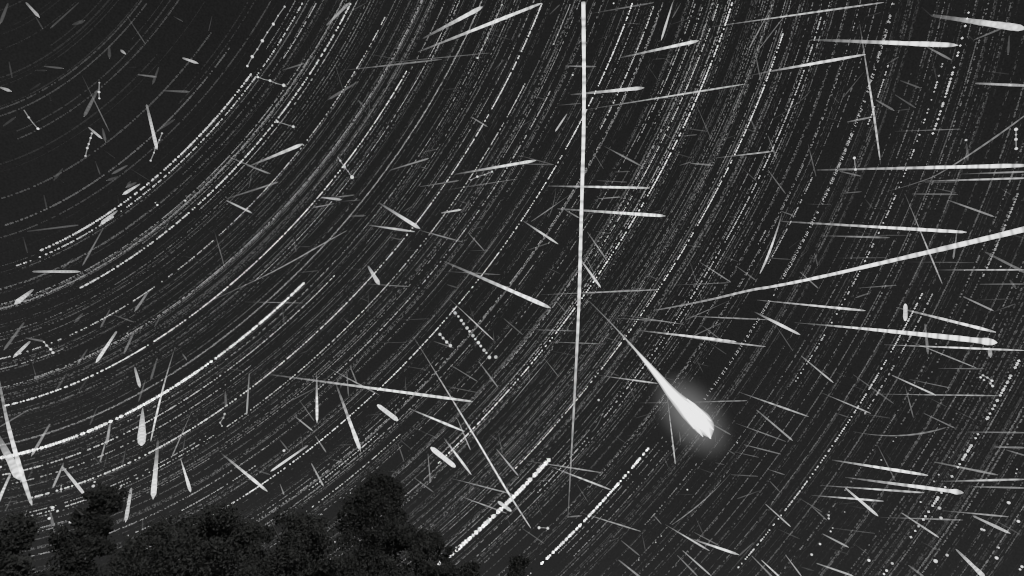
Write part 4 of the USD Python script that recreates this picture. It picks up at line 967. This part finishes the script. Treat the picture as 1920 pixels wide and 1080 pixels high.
# the fireball: a white-hot core that swells towards its head, in added shells that paint its soft glow
ball = say(empty('fireball'), 'brilliant fireball with a swollen white head and wide glow, right of centre', 'fireball')
FB = azel(*np.array('99.73 42.38 103.32 38.64 106.32 34.59 107.35 32.95 108.17 31.84 108.99 30.82 109.62 30.02 109.94 29.28 110.06 28.62'.split(), float).reshape(-1, 2).T); d = resample(FB, 120); d /= np.linalg.norm(d, axis=1, keepdims=True)
u = np.linspace(0, 1, 120); p = d * ((104 - 30 * u) * 1000 / d[:, 2])[:, None]
wpx = np.interp(u, [0, 0.15, 0.3, 0.42, 0.52, 0.62, 0.72, 0.82, 0.88, 0.92, 0.945, 0.96, 1.0], [2.0, 2.2, 3.0, 5.0, 7.0, 9.5, 15, 23, 24, 20, 12, 7, 3])
v, f = tube(p, wpx * (0.93 + 0.14 * meshkit.noise(np.stack([u * 31, u * 0, u * 0], -1), 9)) / 2 / 1144 * np.linalg.norm(p, axis=1), 20)
t = np.clip(np.interp(u, [0, 0.2, 0.35, 0.5, 1], [0.06, 0.25, 0.6, 0.97, 0.99]), 0, 0.99)
put('core', (v + EYE, f), WHITE_HOT, ball.GetPath(), smooth=True, glow=np.repeat(1 - np.sqrt(1 - t), 20))
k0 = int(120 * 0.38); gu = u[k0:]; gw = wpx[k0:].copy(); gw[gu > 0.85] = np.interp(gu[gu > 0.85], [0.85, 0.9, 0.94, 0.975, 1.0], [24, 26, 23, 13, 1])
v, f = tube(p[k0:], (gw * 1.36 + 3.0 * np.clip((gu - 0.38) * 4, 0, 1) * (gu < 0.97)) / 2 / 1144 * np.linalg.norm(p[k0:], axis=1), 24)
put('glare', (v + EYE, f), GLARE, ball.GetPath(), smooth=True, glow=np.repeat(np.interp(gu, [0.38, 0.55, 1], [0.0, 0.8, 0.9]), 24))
for fa, fb, fw in [((108.25, 32.15), (110.10, 28.57), 8), ((107.64, 32.34), (109.40, 28.86), 10), ((108.52, 32.11), (110.56, 29.27), 10), ((107.41, 32.75), (108.77, 29.64), 8), ((108.73, 32.27), (110.57, 30.01), 7)]:                                            # bright spindles added to make the glow of the head ragged
    fd = azel(*np.array([fa, fb], float).T); fp = resample(fd, 14); fp /= np.linalg.norm(fp, axis=1, keepdims=True); fp = fp * np.interp(np.linspace(0, 1, 14), [0, 1], [79e3, 75e3])[:, None] / fp[:, 2:]
    v, f = tube(fp, fw / 2 / 1144 * np.linalg.norm(fp, axis=1) * np.sin(np.pi * np.linspace(0.06, 0.97, 14)) ** 0.7, 10)
    put('flare', (v + EYE, f), METEOR, ball.GetPath(), smooth=True, glow=np.full(len(v), 0.8))
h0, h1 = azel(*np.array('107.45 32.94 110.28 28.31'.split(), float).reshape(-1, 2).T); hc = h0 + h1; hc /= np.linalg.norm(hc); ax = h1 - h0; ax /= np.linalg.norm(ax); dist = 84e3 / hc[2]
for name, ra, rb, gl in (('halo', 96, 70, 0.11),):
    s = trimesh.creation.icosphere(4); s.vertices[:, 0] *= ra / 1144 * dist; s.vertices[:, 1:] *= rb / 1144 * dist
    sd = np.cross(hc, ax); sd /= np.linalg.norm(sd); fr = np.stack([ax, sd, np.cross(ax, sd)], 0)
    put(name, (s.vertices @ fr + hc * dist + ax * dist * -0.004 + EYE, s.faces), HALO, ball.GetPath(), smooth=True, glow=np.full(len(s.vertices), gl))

# ---------------------------------------------------------------- flashes: lamps of passing aircraft and glints of turning satellites
rng = np.random.default_rng(31)
ICO = trimesh.creation.icosphere(1)
for line in FLASHES.strip().splitlines():
    pts, label = line.split('|'); q = np.array(pts.split(), float).reshape(-1, 3); d = azel(q[:, 0], q[:, 1]); far = rng.uniform(1.1e4, 1.6e4)
    root = say(empty('flash_string' if len(q) > 1 else 'light_flash'), label, 'flash string' if len(q) > 1 else 'flash', 'flashes of aircraft and satellites')
    for k in range(len(q)):
        if q[k, 2] < 2.0 and len(q) > 3 and k % 2: pass
        s = ICO.copy(); s.vertices *= [1.0, 1.0, 1.0]; rad = q[k, 2] / 2000 * far * (1.02 if len(q) > 3 else 0.8)
        wob = 1 + 0.18 * (meshkit.noise(s.vertices * 1.7 + k * 3.3, len(q)) - 0.5)[:, None]
        g = (0.34 if q[k, 2] < 2.4 else 0.55 if q[k, 2] < 3.2 else 0.74) * rng.uniform(0.7, 1.0)
        put('flash', (s.vertices * rad * wob + d[k] * far + EYE, s.faces), METEOR, root.GetPath(), smooth=True, glow=np.full(len(s.vertices), 1 - math.sqrt(1 - g / 0.8)))
    if 2 <= len(q) <= 10 and 'pair' not in label:
        for a0, b0 in zip(range(len(q) - 1), range(1, len(q))):
            if np.linalg.norm(d[a0] - d[b0]) < 0.034:
                v, f = tube(np.stack([d[a0], d[b0]]) * far + EYE, 0.0008 * far, 6)
                put('trace', (v, f), METEOR, root.GetPath(), smooth=True, glow=np.full(len(v), 0.16))
